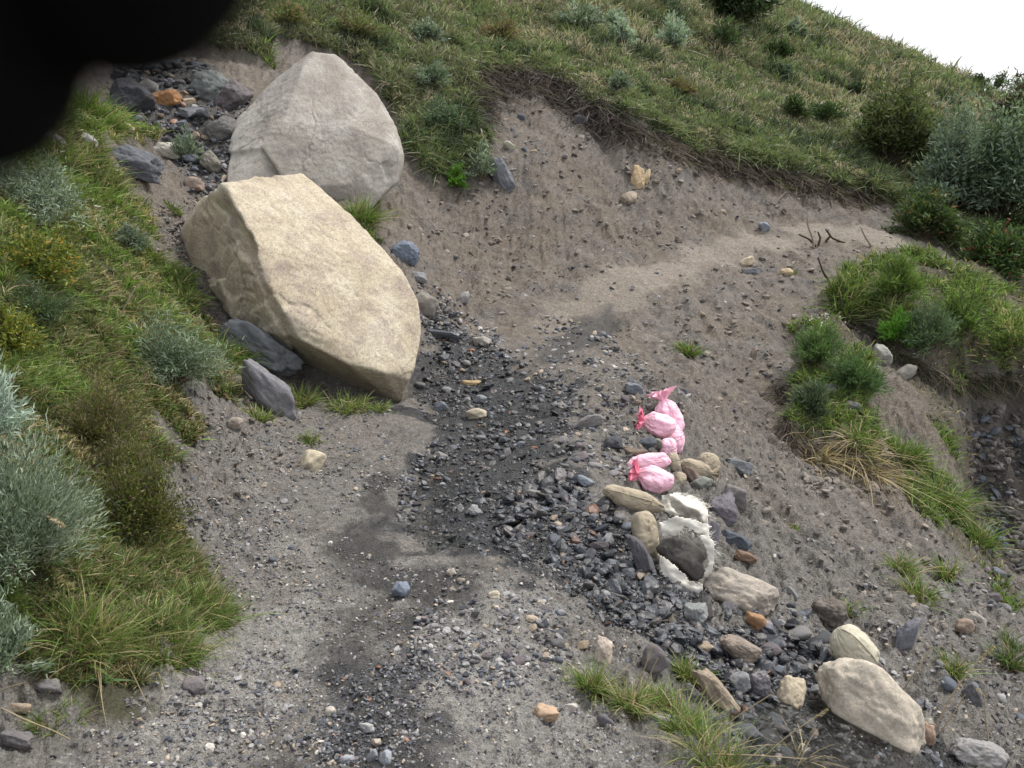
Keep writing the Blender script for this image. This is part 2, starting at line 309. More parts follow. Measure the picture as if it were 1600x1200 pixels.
# ------------------------------------------------------------------ the ground
def build_ground():
    cx, cy = 0.0, -2.5
    a1 = np.linspace(R(-48), R(48), 940); side = np.linspace(R(48), R(312), 70)[1:-1]; A = np.r_[a1, side]
    rr = np.exp(np.linspace(math.log(2.6), math.log(90), 900)); rr = np.r_[.05, .8, 1.7, rr, 120, 200, 400, 900]
    AA, RR = np.meshgrid(A, rr, indexing='ij'); X = cx + RR*np.sin(AA); Y = cy + RR*np.cos(AA)
    Z = H(X, Y); 
    nA, nR = X.shape; V = np.stack([X, Y, Z], -1).reshape(-1, 3)
    i = np.arange(nA)[:, None]; j = np.arange(nR-1)[None]; i2 = (i + 1) % nA
    T = np.stack([i*nR + j, i*nR + j + 1, i2*nR + j + 1, i2*nR + j], -1).reshape(-1, 4)
    x, y = X.ravel(), Y.ravel()
    veg = np.maximum.reduce([region('hill', x, y, .1, .16), region('meadow', x, y, .1, .18), region('sa', x, y, .2, .2)*.8, region('sb', x, y, .12, .14)*.6, region('sc', x, y, .1, .1)*.5, region('sd', x, y, .2, .1)*.5])
    bare = sstep(.15, .6, fbm2(x*1.1, y*1.1, 4, 77)); veg = veg*(1 - .2*bare*(y < 16))
    wet = np.maximum.reduce([region('wet', x, y, .07, .3, 3.2), region('dark', x, y, .08, .3, 3.5)*.75, region('chute', x, y, .3, .2)*.8, region('patch', x, y, .2, .2)*.15])
    pth = region('path', x, y, .24, .3, 1.6)*(.55 + .45*sstep(13.5, 16.5, y)); damp = np.maximum(region('damp', x, y, .12, .24, 2.6), region('patch', x, y, .15, .12, 3)*1.0)
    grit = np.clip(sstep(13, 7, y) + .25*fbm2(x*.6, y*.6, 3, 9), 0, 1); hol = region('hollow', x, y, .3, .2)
    me = mesh_np('ground', V, T, np.stack([veg, wet, pth], -1), True)
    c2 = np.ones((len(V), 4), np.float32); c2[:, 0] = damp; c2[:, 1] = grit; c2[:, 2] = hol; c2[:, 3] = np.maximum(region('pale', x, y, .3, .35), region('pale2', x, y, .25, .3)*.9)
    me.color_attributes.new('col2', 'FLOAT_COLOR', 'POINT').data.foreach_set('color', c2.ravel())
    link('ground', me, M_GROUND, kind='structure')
build_ground()
_gx = None
def hgrid():
    global _gx
    if _gx is None:
        gx = np.linspace(-45, 50, 1900); gy = np.linspace(.5, 110, 2190); XX, YY = np.meshgrid(gx, gy, indexing='ij'); _gx = (gx, gy, H(XX, YY))
    return _gx
def hh(x, y):
    gx, gy, Z = hgrid(); i = np.clip((x - gx[0])/(gx[1]-gx[0]), 0, len(gx)-1.001); j = np.clip((y - gy[0])/(gy[1]-gy[0]), 0, len(gy)-1.001); a = i.astype(int); b = j.astype(int); u = i-a; v = j-b
    return Z[a, b]*(1-u)*(1-v) + Z[a+1, b]*u*(1-v) + Z[a, b+1]*(1-u)*v + Z[a+1, b+1]*u*v
def castH(px, py): return cast(px, py, hh)

def build_water():
    """shallow sheet of running water: stands in the low places between the gravel"""
    for nm, P, lift in (('water', [(640,790),(665,730),(720,680),(800,620),(870,610),(880,700),(905,790),(830,850),(720,860),(640,850)], -.052), ('water', [(1170,1085),(1290,1075),(1400,1130),(1480,1190),(1500,1260),(1190,1260)], -.03)):
        Q = poly(P); x0, y0 = Q.min(0); x1, y1 = Q.max(0); gx = np.arange(x0, x1, .03); gy = np.arange(y0, y1, .03); XX, YY = np.meshgrid(gx, gy, indexing='ij')
        s = sdist(XX, YY, Q) + .15*fbm2(XX*2, YY*2, 3, 7); ok = s > 0
        Z = Hbase(XX, YY) + lift - .02 + .006*fbm2(XX*6, YY*6, 3, 5) + .035*fbm2(XX*1.1, YY*1.1, 2, 11)
        idx = -np.ones(XX.shape, int); idx[ok] = np.arange(ok.sum()); q = ok[:-1, :-1] & ok[1:, :-1] & ok[1:, 1:] & ok[:-1, 1:]; i, j = np.where(q)
        T = np.stack([idx[i, j], idx[i+1, j], idx[i+1, j+1], idx[i, j+1]], -1); link(nm, mesh_np(nm, np.stack([XX[ok], YY[ok], Z[ok]], -1), T, None, True), M_WATER, kind='structure')
def water_mat():
    m, n, b, out = mat('shallow_water'); co = N(n, 'ShaderNodeNewGeometry').outputs['Position']; b.inputs['Base Color'].default_value = (.8, .82, .82, 1); b.inputs['Transmission Weight'].default_value = 1; b.inputs['Roughness'].default_value = .06; b.inputs['IOR'].default_value = 1.33
    bump(n, b, math_(n, 'ADD', noise(n, co, 16, 3, .6), math_(n, 'MULTIPLY', noise(n, co, 45, 2, .6), .4)), .6, .03)
    t = N(n, 'ShaderNodeBsdfTransparent'); fr = N(n, 'ShaderNodeFresnel'); fr.inputs[0].default_value = 1.33; g = N(n, 'ShaderNodeBsdfGlossy'); g.inputs['Roughness'].default_value = .08; t.inputs[0].default_value = (.82, .83, .82, 1)
    for q in (fr, g): n.links.new(b.inputs['Normal'].links[0].from_socket, q.inputs['Normal'])
    s = N(n, 'ShaderNodeMixShader'); n.links.new(fr.outputs[0], s.inputs[0]); n.links.new(t.outputs[0], s.inputs[1]); n.links.new(g.outputs[0], s.inputs[2]); n.links.new(s.outputs[0], out.inputs[0]); return m
M_WATER = water_mat(); build_water()
# ------------------------------------------------------------------ rocks
def ico(sub):
    bm = bmesh.new(); bmesh.ops.create_icosphere(bm, subdivisions=sub, radius=1)
    V = np.array([v.co[:] for v in bm.verts]); T = np.array([[v.index for v in f.verts] for f in bm.faces]); bm.free(); return V/np.linalg.norm(V, axis=1)[:, None], T
ICO = {s: ico(s) for s in (1, 2, 3, 4, 5, 7)}
def planes_r(D, Nn, h, p=40):
    q = np.maximum(D @ Nn.T, 0)/h; m = q.max(1, keepdims=True) + 1e-12; return 1/(m[:, 0]*np.power(((q/m)**p).sum(1), 1/p))
def rock_shape(sub, seed, npl=14, p=30, rough=.05, round_=0.):
    rg = np.random.default_rng(seed); D, T = ICO[sub]
    Nn = rg.normal(size=(npl, 3)); Nn = np.r_[Nn, [[0,0,1],[0,0,-1],[1,0,0],[-1,0,0],[0,1,0],[0,-1,0]] + rg.normal(size=(6,3))*.25]; Nn /= np.linalg.norm(Nn, axis=1)[:, None]
    h = rg.uniform(.68, 1.0, len(Nn)); r = np.minimum(planes_r(D, Nn, h, p), 1.25)
    r = r*(1-round_) + round_*.9
    if rough: r = r*(1 + rough*fbm3(D*2.3 + seed, 4, seed % 50) + .35*rough*fbm3(D*9 + seed, 2, seed % 31))
    if rough and sub > 3:
        q = fbm3(D*1.9 + seed*1.7, 2, seed % 23)*2.2; st = np.floor(q) + sstep(.72, 1, q - np.floor(q)); r = r*(1 + .025*(st - q)) * (1 - .05*rough/.06*sstep(.12, .0, np.abs(fbm3(D*2.6 + seed, 2, seed % 19))))
    V = D*r[:, None]; V -= (V.max(0) + V.min(0))/2; V /= (V.max(0) - V.min(0))/2
    return V, T
PROTO = []
for i in range(14):
    V, T = rock_shape(3, 100 + i, 9 + i % 5, 45 if i % 3 else 14, .05, .0 if i % 3 else .35)
    PROTO.append(mesh_np('stone_shape', V, T, None, i % 3 == 0)); PROTO[-1].materials.append(M_STONE)
CR = np.array([1., 0, 0]); CU = np.array([0, SP, CP]); CF = np.array([0, CP, -SP])
def shade(col, j=.1):
    k = 1 + random.uniform(-j, j); return tuple(c*k for c in col)
BLUE = (.085, .095, .115); DGREY = (.05, .053, .062); GREY = (.16, .155, .155); TAN = (.42, .34, .23); PALE = (.46, .43, .38); BROWN = (.13, .105, .09); ORANGE = (.29, .145, .06); LGREY = (.27, .265, .265); BLACK = (.022, .024, .03)
MAUVE = (.125, .105, .112); PINK = (.27, .19, .165)
def rock(name, cx, cy, w, h, ang, col, label, cat='rock', depth=.8, seed=None, rough=.085, round_=0., wet=.85, sink=.25, group=None, sub=None, p=60, smooth=True, npl=14):
    sub = sub or (5 if max(w, h) > 45 else 4)
    seed = seed if seed is not None else int(cx*7 + cy*13)
    a = R(ang); dy = (abs(math.sin(a))*w + abs(math.cos(a))*h)/2
    g = castH(cx, cy + dy*(1-2*sink)*.9); f = (g - CAM) @ CF; px = f/FPX
    hw, hh = w*px/2, h*px/2; dp = max(min(hw, hh)*depth*1.2, .3*max(hw, hh)); V, T = rock_shape(sub, seed, npl, p, rough, round_)
    d = ray(cx, cy); C = CAM + d*(f/(d @ CF)) + CF*dp*.25
    e1 = CR*math.cos(a) + CU*math.sin(a); e2 = -CR*math.sin(a) + CU*math.cos(a)
    P = V[:, :1]*hw*e1 + V[:, 1:2]*hh*e2 + V[:, 2:]*dp*CF
    base = np.array([C[0], C[1], C[2] + P[:, 2].min()]); me = mesh_np(name, P + C - base, T, None, smooth)
    o = link(name, me, M_STONE, None, label, cat, group, None, base); o.color = (*shade(col, .05), wet); return o

def hull_boulder(name, pts, mat_, label, grow=None, p=60, rough=.02, sub=7, ledge=None, chips=0, chip=.95, terr=.05, tside=0):
    """pts: (px, py, distance ahead) corners of the block; star-shaped faceted solid through them"""
    P = np.array([at(*q) for q in pts]); bm = bmesh.new()
    for q in P: bm.verts.new(q)
    bmesh.ops.convex_hull(bm, input=bm.verts); bm.normal_update()
    C = (P.max(0) + P.min(0))/2; C = P.mean(0)*.6 + C*.4
    Nn, hh = [], []
    for f in bm.faces:
        n = np.array(f.normal[:]); q = np.array(f.verts[0].co[:]); d = n @ (q - C)
        if d < 0: n, d = -n, -d
        if f.calc_area() > 1e-4: Nn.append(n); hh.append(d)
    bm.free(); Nn = np.array(Nn); hh = np.array(hh)
    rg = np.random.default_rng(len(pts)*31 + chips)
    for k in range(chips):
        n = rg.normal(size=3); n /= np.linalg.norm(n); Nn = np.r_[Nn, n[None]]; hh = np.r_[hh, ((P - C) @ n).max()*rg.uniform(chip, 1.0)]
    D0, T = ICO[sub]; cov = np.cov((P - C).T); ev, E = np.linalg.eigh(cov); S = E @ np.diag(np.sqrt(ev)/np.sqrt(ev).max()) @ E.T
    D = D0 @ S; D /= np.linalg.norm(D, axis=1)[:, None]
    r = planes_r(D, Nn, hh, p)
    X = D*r[:, None]
    if ledge: r = ledge(C + X, r, D); X = D*r[:, None]
    nz = fbm3((X + C)*1.1, 3, 5)*.5 + fbm3((X+C)*3.2, 4, 6)*.3 + np.abs(fbm3((X+C)*7, 3, 8))*-.14
    q = ((X + C) @ np.array([1.1, .35, -1.25]))*1.9 + fbm3((X + C)*1.1 + 9, 3, 15)*1.1; st = np.floor(q) + sstep(.8, 1, q - np.floor(q)); ms = sstep(.15, -.35, D[:, 0] + .3*D[:, 1]) if tside else .5
    cr = sstep(.07, 0, np.abs(fbm3((X + C)*1.4 + 31, 3, 44)))
    nz2 = fbm3((X + C)*22, 3, 12)
    X = X + D*(rough*nz*2.2 + terr*ms*(st - q) - .02*cr*(.4 + ms) + .006*nz2)[:, None]
    Z0 = X[:, 2].min(); base = C + np.array([0, 0, Z0]); me = mesh_np(name, X + C - base, T, None, True)
    return link(name, me, mat_, None, label, 'boulder', None, None, base)
# tan boulder : corner pixels with distances
def ledgeA(X, r, D):
    px, py, f = project(X)
    # broken left flank: a step running down the shaded side, hollow above it
    t = sdist(px, py, np.array([(285,345),(325,305),(350,300),(378,342),(394,380),(402,425),(366,374),(360,405),(346,438),(318,446),(290,420)], float)) + 5*fbm3((X + 3)*5, 3, 51)
    r = r - .17*sstep(-3, 9, t)*(D[:, 1] < .3)
    t2 = sdist(px, py, np.array([(366,375),(392,395),(415,470),(455,545),(430,560),(395,500)], float))
    r = r + .05*sstep(-3, 3, t2 + 4*fbm3((X + 7)*5, 3, 52))*(D[:, 1] < .3)
    return r
TB = [(345,286,10.6),(402,275,11.0),(472,270,11.3),(500,292,11.2),(548,335,11.0),(632,425,10.6),(653,468,10.4),(660,515,10.2),(650,572,9.85),(625,634,9.98),
      (395,372,9.95),(408,430,9.7),(440,482,9.5),(470,532,9.42),(540,568,9.42),(600,582,9.5),(640,594,9.75),(352,290,10.4),
      (279,362,11.9),(288,405,11.6),(304,318,12.0),(352,462,10.7),(366,502,10.25),(440,532,9.85),(480,556,9.8),
      (610,628,10.2),(545,612,10.5),(480,580,10.5),(640,560,11.6),(600,440,12.2),(480,330,12.6),(350,380,12.8),(360,520,11.5)]
hull_boulder('boulder', TB, M_TAN, 'huge pale tan angular boulder lying across the gully in front of the grey boulder', ledge=ledgeA, p=260, rough=.012, chips=0, terr=.03, tside=1)
GB = [(478,88,15.6),(505,73,15.7),(530,88,15.9),(590,145,16.0),(617,190,16.0),(634,250,15.7),(634,275,15.5),(605,300,15.2),(560,345,14.9),(480,360,14.7),(400,350,14.1),(350,298,13.8),(351,262,14.3),(354,240,14.9),(370,185,15.6),(425,128,15.8),
      (442,190,14.5),(470,120,15.1),(560,200,15.1),(402,238,14.35),(425,290,14.1),(540,290,14.7),(620,230,15.4),(480,160,17.2),(600,220,17.2),(400,300,16.6),(520,380,16.6),(380,330,16.6)]
def ledgeB(X, r, D):
    px, py, f = project(X)
    t = sdist(px, py, np.array([(408,232),(428,262),(440,285),(425,290),(412,262),(400,238)], float)); r = r - .09*sstep(-5, 6, t)*(D[:, 1] < .2)
    t = sdist(px, py, np.array([(598,255),(606,253),(612,275),(606,282)], float)); r = r - .06*sstep(-4, 4, t)*(D[:, 1] < .2)
    t = sdist(px, py, np.array([(352,240),(405,235),(425,268),(440,300),(430,340),(350,330)], float)); r = r - .07*sstep(-5, 5, t)*(D[:, 1] < .2)
    return r
hull_boulder('boulder', GB, M_GREY, 'huge weathered grey boulder with a pointed top, behind the pale tan boulder', ledge=ledgeB, p=200, rough=.018, chips=18, chip=.93, terr=.012)

RK = [ # name, cx, cy, w, h, angle, colour, label, kwargs
 ('slab',403,546,140,62,-33,(.15,.16,.175),'long smooth blue grey slab tucked under the lower left edge of the tan boulder',dict(p=22,depth=.9)),
 ('slab',421,614,128,58,-50,(.165,.16,.172),'flat mauve grey slab in the grass below the long blue grey slab',dict(p=30,depth=.6)),
 ('rock',213,256,88,50,-18,(.10,.105,.12),'dark blue grey angular rock on the left bank beside a white stone',dict()),
 ('rock',256,236,50,32,-8,PALE,'white angular stone just right of the dark blue grey rock on the left bank',dict()),
 ('rock',200,155,62,62,-40,(.055,.057,.068),'near black blocky rock at the top left of the rocky chute',dict()),
 ('rock',232,140,34,32,-20,(.2,.195,.19),'small light grey stone between the black rock and the orange rock in the chute',dict()),
 ('rock',259,153,52,32,-8,ORANGE,'rusty orange stone in the rocky chute at the upper left',dict()),
 ('rock',326,138,64,56,15,(.125,.14,.135),'rounded greenish grey rock at the head of the chute beside the grey boulder',dict(round_=.4,p=18)),
 ('rock',360,152,62,48,35,(.115,.10,.105),'angular dark mauve rock wedged between the greenish rock and the grey boulder',dict()),
 ('rock',345,205,62,40,20,(.13,.125,.12),'dark grey rock at the left foot of the grey boulder',dict()),
 ('rock',75,218,58,26,-14,(.20,.185,.18),'rounded mauve grey rock in the grass at the far left',dict(round_=.4)),
 ('rock',197,199,28,17,-12,(.46,.38,.27),'small cream oval stone in the grass above the dark blue grey rock',dict(round_=.5)),
 ('rock',138,222,42,22,-35,(.25,.25,.23),'light grey stone lying in long grass on the left bank',dict()),
 ('rock',302,288,34,25,-10,(.25,.19,.155),'rounded brown stone left of the tan boulder tip',dict(round_=.4)),
 ('rock',330,256,46,28,-50,(.17,.155,.13),'brownish grey oval rock in the lower chute',dict(round_=.4)),
 ('rock',633,394,46,36,-15,(.13,.155,.20),'rounded blue rock on the soil right of the tan boulder',dict(round_=.4)),
 ('rock',652,433,32,17,-5,(.22,.22,.23),'flat light grey stone by the right shoulder of the tan boulder',dict()),
 ('rock',663,478,42,42,-20,(.165,.15,.13),'brownish round rock against the right end of the tan boulder',dict(round_=.4)),
 ('rock',724,466,26,20,35,(.22,.21,.20),'pointed grey stone at the head of the wet gravel',dict()),
 ('slab',692,524,60,17,-8,(.055,.06,.075),'dark wet slate slab right of the tan boulder',dict(wet=.35)),
 ('rock',753,534,34,18,-8,(.29,.27,.24),'pale flat stone at the upper right of the wet gravel',dict()),
 ('rock',735,598,34,10,-5,(.42,.31,.17),'flat yellow stone in the wet gravel',dict()),
 ('rock',744,648,35,21,-6,(.36,.31,.235),'rounded sandy stone in the middle of the wet gravel',dict(round_=.4)),
 ('rock',688,636,24,19,0,(.14,.15,.175),'blue grey stone left of the sandy stone in the wet gravel',dict()),
 ('rock',751,625,18,17,-20,(.2,.215,.235),'pale blue grey stone above the sandy stone in the wet gravel',dict()),
 ('rock',785,276,70,30,-62,(.145,.15,.17),'upright grey slab stuck in the cut bank under the turf',dict(depth=.5)),
 ('rock',997,281,24,46,-12,(.44,.33,.2),'tall yellow sandstone lump sticking out of the cut bank',dict()),
 ('rock',1009,277,13,28,-18,(.46,.36,.23),'narrow yellow splinter beside the tall yellow sandstone lump in the cut bank',dict()),
 ('rock',982,310,27,23,0,(.33,.27,.205),'rounded tan stone just below the yellow lump in the cut bank',dict(round_=.4)),
 ('rock',906,188,28,18,0,(.07,.072,.085),'dark stone under the turf overhang at the top of the cut bank',dict()),
 ('rock',795,228,20,14,-20,(.37,.35,.29),'small white stone in the cut bank above the upright grey slab',dict()),
 ('rock',815,184,14,13,0,(.08,.09,.11),'little dark blue stone near the top of the cut bank',dict()),
 ('rock',1167,409,24,14,25,(.5,.42,.3),'angular cream stone below the far path',dict()),
 ('rock',1176,425,34,14,0,(.13,.13,.14),'flat grey stone below the angular cream stone',dict()),
 ('rock',1229,426,21,15,0,(.42,.33,.2),'yellow rounded stone on the slope below the far path',dict(round_=.4)),
 ('rock',1195,355,20,16,0,(.2,.225,.26),'pale blue stone in the middle of the far path',dict()),
 ('rock',1380,556,36,32,-35,(.23,.225,.20),'pale grey rock under the turf ledge on the right slope',dict()),
 ('rock',1416,583,40,22,35,(.24,.22,.195),'light oval boulder right of the pale grey rock on the right slope',dict(round_=.4)),
 ('rock',1298,610,30,22,0,(.115,.12,.115),'dark rock in the grass clump of the middle right slope',dict()),
 ('rock',1335,640,36,26,-20,(.105,.10,.105),'dark layered rock at the lower right of the middle right grass clump',dict()),
 ('rock',1178,555,10,30,-12,(.25,.2,.17),'thin reddish sliver of stone on the middle of the far slope',dict()),
 ('rock',957,694,34,24,10,(.06,.062,.07),'dark angular rock at the path edge left of the pink sacks',dict()),
 ('rock',993,708,38,14,-5,(.15,.115,.085),'flat brown stone lying on the lower pink sack',dict(sink=.0)),
 ('rock',1012,692,30,18,10,(.085,.092,.11),'dark blue stone between the upper and lower pink sacks',dict(sink=.0)),
 ('rock',1029,694,16,19,0,(.2,.185,.15),'grey green pebble beside the dark blue stone among the pink sacks',dict(sink=.0,round_=.4)),
 ('rock',914,753,30,16,-25,(.21,.235,.27),'pale blue stone on the gravel above the drab sack',dict()),
 ('rock',993,609,32,19,-25,(.16,.175,.20),'blue grey stone at the upper path edge above the pink sacks',dict()),
 ('rock',1068,612,22,13,0,(.07,.07,.082),'dark flat stone on the slope right of the blue grey edge stone',dict()),
 ('rock',920,660,55,22,22,(.19,.175,.175),'pale reddish grey stone bedded in the gravel shoulder',dict()),
 ('rock',1002,872,84,30,-62,(.085,.082,.09),'long dark angular rock left of the torn white sacks',dict(depth=.9)),
 ('rock',1131,797,48,58,-12,(.12,.11,.125),'big smooth mauve boulder right of the torn white sacks',dict(p=16)),
 ('rock',1113,840,24,52,-8,(.12,.112,.13),'tall narrow mauve rock below the big mauve boulder',dict(p=16)),
 ('rock',1148,777,42,34,-20,(.145,.13,.13),'brownish mauve block on top of the big mauve boulder',dict()),
 ('rock',1152,847,52,28,-15,(.06,.068,.085),'dark blue layered rock on the slope right of the sacks',dict()),
 ('rock',1166,872,38,20,-12,(.17,.105,.07),'rust brown stone just below the dark blue layered rock',dict()),
 ('rock',1157,729,48,22,-20,(.17,.18,.19),'grey angular rock on the slope right of the drab sacks',dict()),
 ('rock',1095,757,40,28,-5,(.19,.20,.175),'greenish grey rock held under the drab sacks',dict()),
 ('rock',1082,745,22,42,30,(.15,.105,.085),'reddish brown rock between the drab sacks and the lower pink sack',dict()),
 ('rock',1160,930,125,72,-14,(.30,.265,.225),'large pale boulder half buried below the torn sacks',dict(p=18,sink=.35,npl=18)),
 ('rock',1139,949,30,26,0,(.12,.115,.12),'square dark grey stone in front of the large pale boulder',dict()),
 ('rock',1180,972,34,28,-25,(.27,.155,.08),'orange brown angular stone at the foot of the large pale boulder',dict()),
 ('rock',1088,962,44,46,-25,(.22,.23,.225),'light grey angular rock left of the large pale boulder',dict()),
 ('rock',1158,1018,72,38,-22,(.215,.175,.145),'pinkish rough oblong rock below the orange brown stone',dict(round_=.3,p=14)),
 ('rock',1297,960,58,52,-10,(.115,.098,.083),'brown rough earthy rock above the cream sack',dict(rough=.14,round_=.3)),
 ('rock',1238,1088,54,66,-12,(.40,.34,.25),'creased tan rock at the lower edge of the stream',dict(p=18)),
 ('rock',1185,1075,44,56,20,(.095,.088,.095),'dark wet rock left of the creased tan rock',dict(wet=.4)),
 ('rock',1158,1070,34,36,15,(.19,.19,.195),'grey pointed stone left of the dark wet rock',dict()),
 ('boulder',1370,1108,205,112,-38,(.40,.355,.29),'large cream boulder at the lower right below the cream sack',dict(p=16,rough=.05,sink=.3,npl=18)),
 ('rock',1118,1082,100,34,-48,(.26,.21,.155),'long tan rock behind the grass at the path edge',dict()),
 ('rock',1037,1132,58,28,-6,(.25,.245,.24),'speckled white granite stone at the foot of the path edge grass',dict()),
 ('rock',943,1020,30,50,0,(.45,.38,.32),'pinkish white upright stone behind the first path edge grass tuft',dict()),
 ('rock',1020,1030,44,44,-40,(.13,.115,.115),'brownish grey slab in the rubble right of the path edge grass tuft',dict()),
 ('rock',1418,992,30,66,28-60,(.135,.135,.155),'thin blue grey plate standing in the right hand slope',dict(depth=.4)),
 ('rock',1508,980,30,28,0,(.26,.195,.15),'pinkish rock in the far right slope',dict(round_=.3)),
 ('rock',1530,968,36,14,-40,(.28,.25,.22),'pale broken stone beside the pinkish rock in the far right slope',dict()),
 ('rock',1523,1088,26,46,25,(.14,.14,.15),'grey flat stone in the lower right hollow',dict()),
 ('rock',1535,1185,90,50,-10,(.25,.24,.235),'pale rounded rock in the lower right corner',dict(round_=.3)),
 ('rock',1447,1150,30,40,-20,(.30,.205,.15),'reddish end of rubble at the right tip of the large cream boulder',dict()),
 ('rock',1560,895,24,14,-40,(.15,.16,.18),'blue grey flat stone in the grass strip at the far right',dict()),
 ('rock',626,923,28,28,-15,(.155,.18,.225),'blue angular stone standing alone on the track',dict()),
 ('rock',772,930,20,14,5,(.50,.44,.34),'cream oval pebble alone on the grey gravel of the track',dict(round_=.5)),
 ('rock',831,969,22,15,-5,(.42,.35,.26),'cream stone on the gravel right of the cream oval pebble',dict(round_=.3)),
 ('rock',705,896,16,14,20,(.38,.33,.28),'small pinkish white stone above the blue standing stone',dict()),
 ('rock',853,1116,42,27,-10,(.38,.27,.18),'orange tan block on the lower part of the track',dict()),
 ('rock',892,1105,24,11,-3,(.47,.44,.39),'small white stone beside the orange tan block',dict()),
 ('rock',945,1128,30,20,-45,(.11,.105,.115),'dark grey block at the track edge by the rusty litter',dict()),
 ('rock',304,1075,40,30,-10,(.15,.132,.135),'mauve grey block beside the grassy bank at the lower left',dict()),
 ('rock',30,1108,40,20,0,(.28,.22,.16),'small tan rock at the bottom left under dry stalks',dict()),
 ('rock',25,1158,56,28,-10,(.13,.12,.12),'mauve grey rock at the bottom left corner',dict()),
 ('rock',75,1075,40,24,0,(.16,.15,.15),'grey rock at the foot of the grass bank in the bottom left',dict()),
 ('rock',488,720,40,44,-40,(.46,.40,.29),'cream stone set in the end of the low earth bank',dict(sink=.35)),
 ('rock',366,662,24,24,-20,(.26,.22,.185),'pinkish grey stone in the low earth bank left of the track',dict(round_=.3)),
 ('rock',516,1113,18,16,0,(.42,.38,.33),'round cream pebble at the left of the dark gravel patch',dict(round_=.5)),
 ('rock',574,1138,24,16,-5,(.34,.335,.33),'white oblong stone in the dark gravel patch',dict()),
 ('rock',588,1162,16,13,0,(.40,.35,.28),'cream cubic pebble below the white oblong stone',dict()),
 ('rock',542,1187,26,13,0,(.30,.31,.33),'flat bluish white stone at the bottom of the dark gravel patch',dict()),
 ('rock',581,1183,16,26,-25,(.24,.255,.28),'narrow blue grey stone at the bottom edge of the picture',dict()),
 ('rock',601,1185,22,26,10,(.28,.30,.33),'bluish white block right of the narrow blue grey stone',dict()),
 ('rock',838,772,34,13,-5,(.22,.215,.20),'flat light stone at the top of the dark rubble fan',dict()),
 ('rock',742,800,25,15,-20,(.22,.22,.22),'rounded light grey stone in the centre of the wet flat',dict()),
 ('rock',692,759,14,11,0,(.24,.25,.28),'pale round pebble in shallow water at the left of the wet flat',dict(round_=.5)),
 ('rock',740,797,14,17,-10,(.3,.3,.3),'pale upright pebble beside the rounded light grey stone',dict()),
 ('rock',960,799,0.1,0.1,0,GREY,'',None),
]
for r in RK:
    if r[8] is None: continue
    rock(*r[:8], **r[8])
# ------------------------------------------------------------------ loose stones, one object each
def inpoly(px, py, P):
    P = np.array(P, float); return sdist(np.atleast_1d(float(px)), np.atleast_1d(float(py)), P)[0] > 0
COLN = {'dark': (DGREY, 'dark slate'), 'blue': (BLUE, 'blue grey'), 'grey': (GREY, 'grey'), 'pale': (LGREY, 'pale grey'), 'tan': ((.34,.27,.19), 'sandy'), 'rust': ((.26,.11,.05), 'rust orange'), 'mauve': (MAUVE, 'mauve')}
FIELDS = [
 ([(1190,900),(1300,950),(1290,1060),(1190,1060),(1050,1000),(1060,950)], 20, (18,40), dict(dark=4,blue=2,grey=3,mauve=2,tan=.5), .6, 'packed in the rubble round the large pale boulder'),
 ([(1120,1040),(1260,1050),(1230,1190),(1180,1180)], 14, (18,44), dict(dark=4,blue=3,grey=1,mauve=2), .4, 'in the wet channel beside the creased tan rock'),
 ([(180,105),(310,95),(380,170),(350,290),(280,240),(200,190)], 22, (18,44), dict(dark=5,blue=3,mauve=1,grey=1), .4, 'filling the chute as slabs'),
 ([(880,700),(980,640),(1000,700),(960,760),(900,770)], 10, (14,30), dict(dark=2,blue=2,grey=3,pale=1,mauve=1), .85, 'on the shoulder left of the lower pink sacks'),
 # polygon, count, size px range, colour weights, wetness, description
 ([(880,735),(960,790),(1010,850),(1000,900),(900,870),(800,840),(790,790),(830,760)], 62, (13,27), dict(dark=5,blue=3,grey=2,pale=1,mauve=1,tan=.4), .5, 'in the heap of dark rubble left of the sacks'),
 ([(930,880),(1010,900),(1080,980),(1200,1000),(1290,1040),(1180,1060),(1050,1020),(960,960)], 50, (12,30), dict(dark=5,blue=2,grey=2,mauve=1,tan=.3,rust=.2), .5, 'in the dark rubble running down right below the sacks'),
 ([(650,490),(700,490),(770,560),(880,600),(870,690),(760,750),(640,790),(700,680),(650,600)], 75, (9,21), dict(dark=4,blue=3,grey=2,pale=1,rust=.8,tan=.6), .45, 'scattered over the wet black gravel of the crossing'),
 ([(190,110),(300,100),(370,170),(350,260),(330,300),(280,230),(220,190)], 26, (12,30), dict(dark=4,blue=2,grey=2,mauve=1,tan=.6), .5, 'in the rocky chute behind the boulders'),
 ([(840,950),(930,960),(900,1050),(760,1070),(740,1010)], 26, (10,26), dict(grey=3,blue=2,mauve=2,pale=1.5,tan=.5,dark=1), .85, 'among the gravel on the right side of the track'),
 ([(870,600),(1000,600),(960,680),(980,740),(880,740),(860,670)], 22, (9,22), dict(grey=3,blue=2,dark=2,pale=1,mauve=1), .85, 'on the gravel shoulder above the pink sacks'),
 ([(340,800),(470,780),(470,860),(400,890),(350,850)], 13, (9,17), dict(blue=2,grey=2,pale=2,tan=.6), .9, 'on the dry gravel at the left side of the track'),
 ([(780,180),(900,180),(1200,300),(1150,350),(700,420),(660,400),(760,300)], 24, (6,14), dict(grey=3,blue=1,tan=.8,mauve=1,pale=1), .9, 'stuck in the bare cut bank under the turf'),
 ([(1080,640),(1250,760),(1400,900),(1450,1000),(1250,940),(1150,760)], 14, (8,18), dict(grey=3,blue=1,pale=1,mauve=1), .9, 'lying on the bare slope right of the sacks'),
 ([(1450,850),(1600,830),(1600,1200),(1480,1180),(1400,1050)], 40, (9,26), dict(grey=3,blue=2,pale=1,mauve=1), .9, 'in the eroded hollow at the lower right'),
]
WRNG = random.Random(5); EXCL = [(r[1], r[2], max(r[3], r[4])*.45) for r in RK]
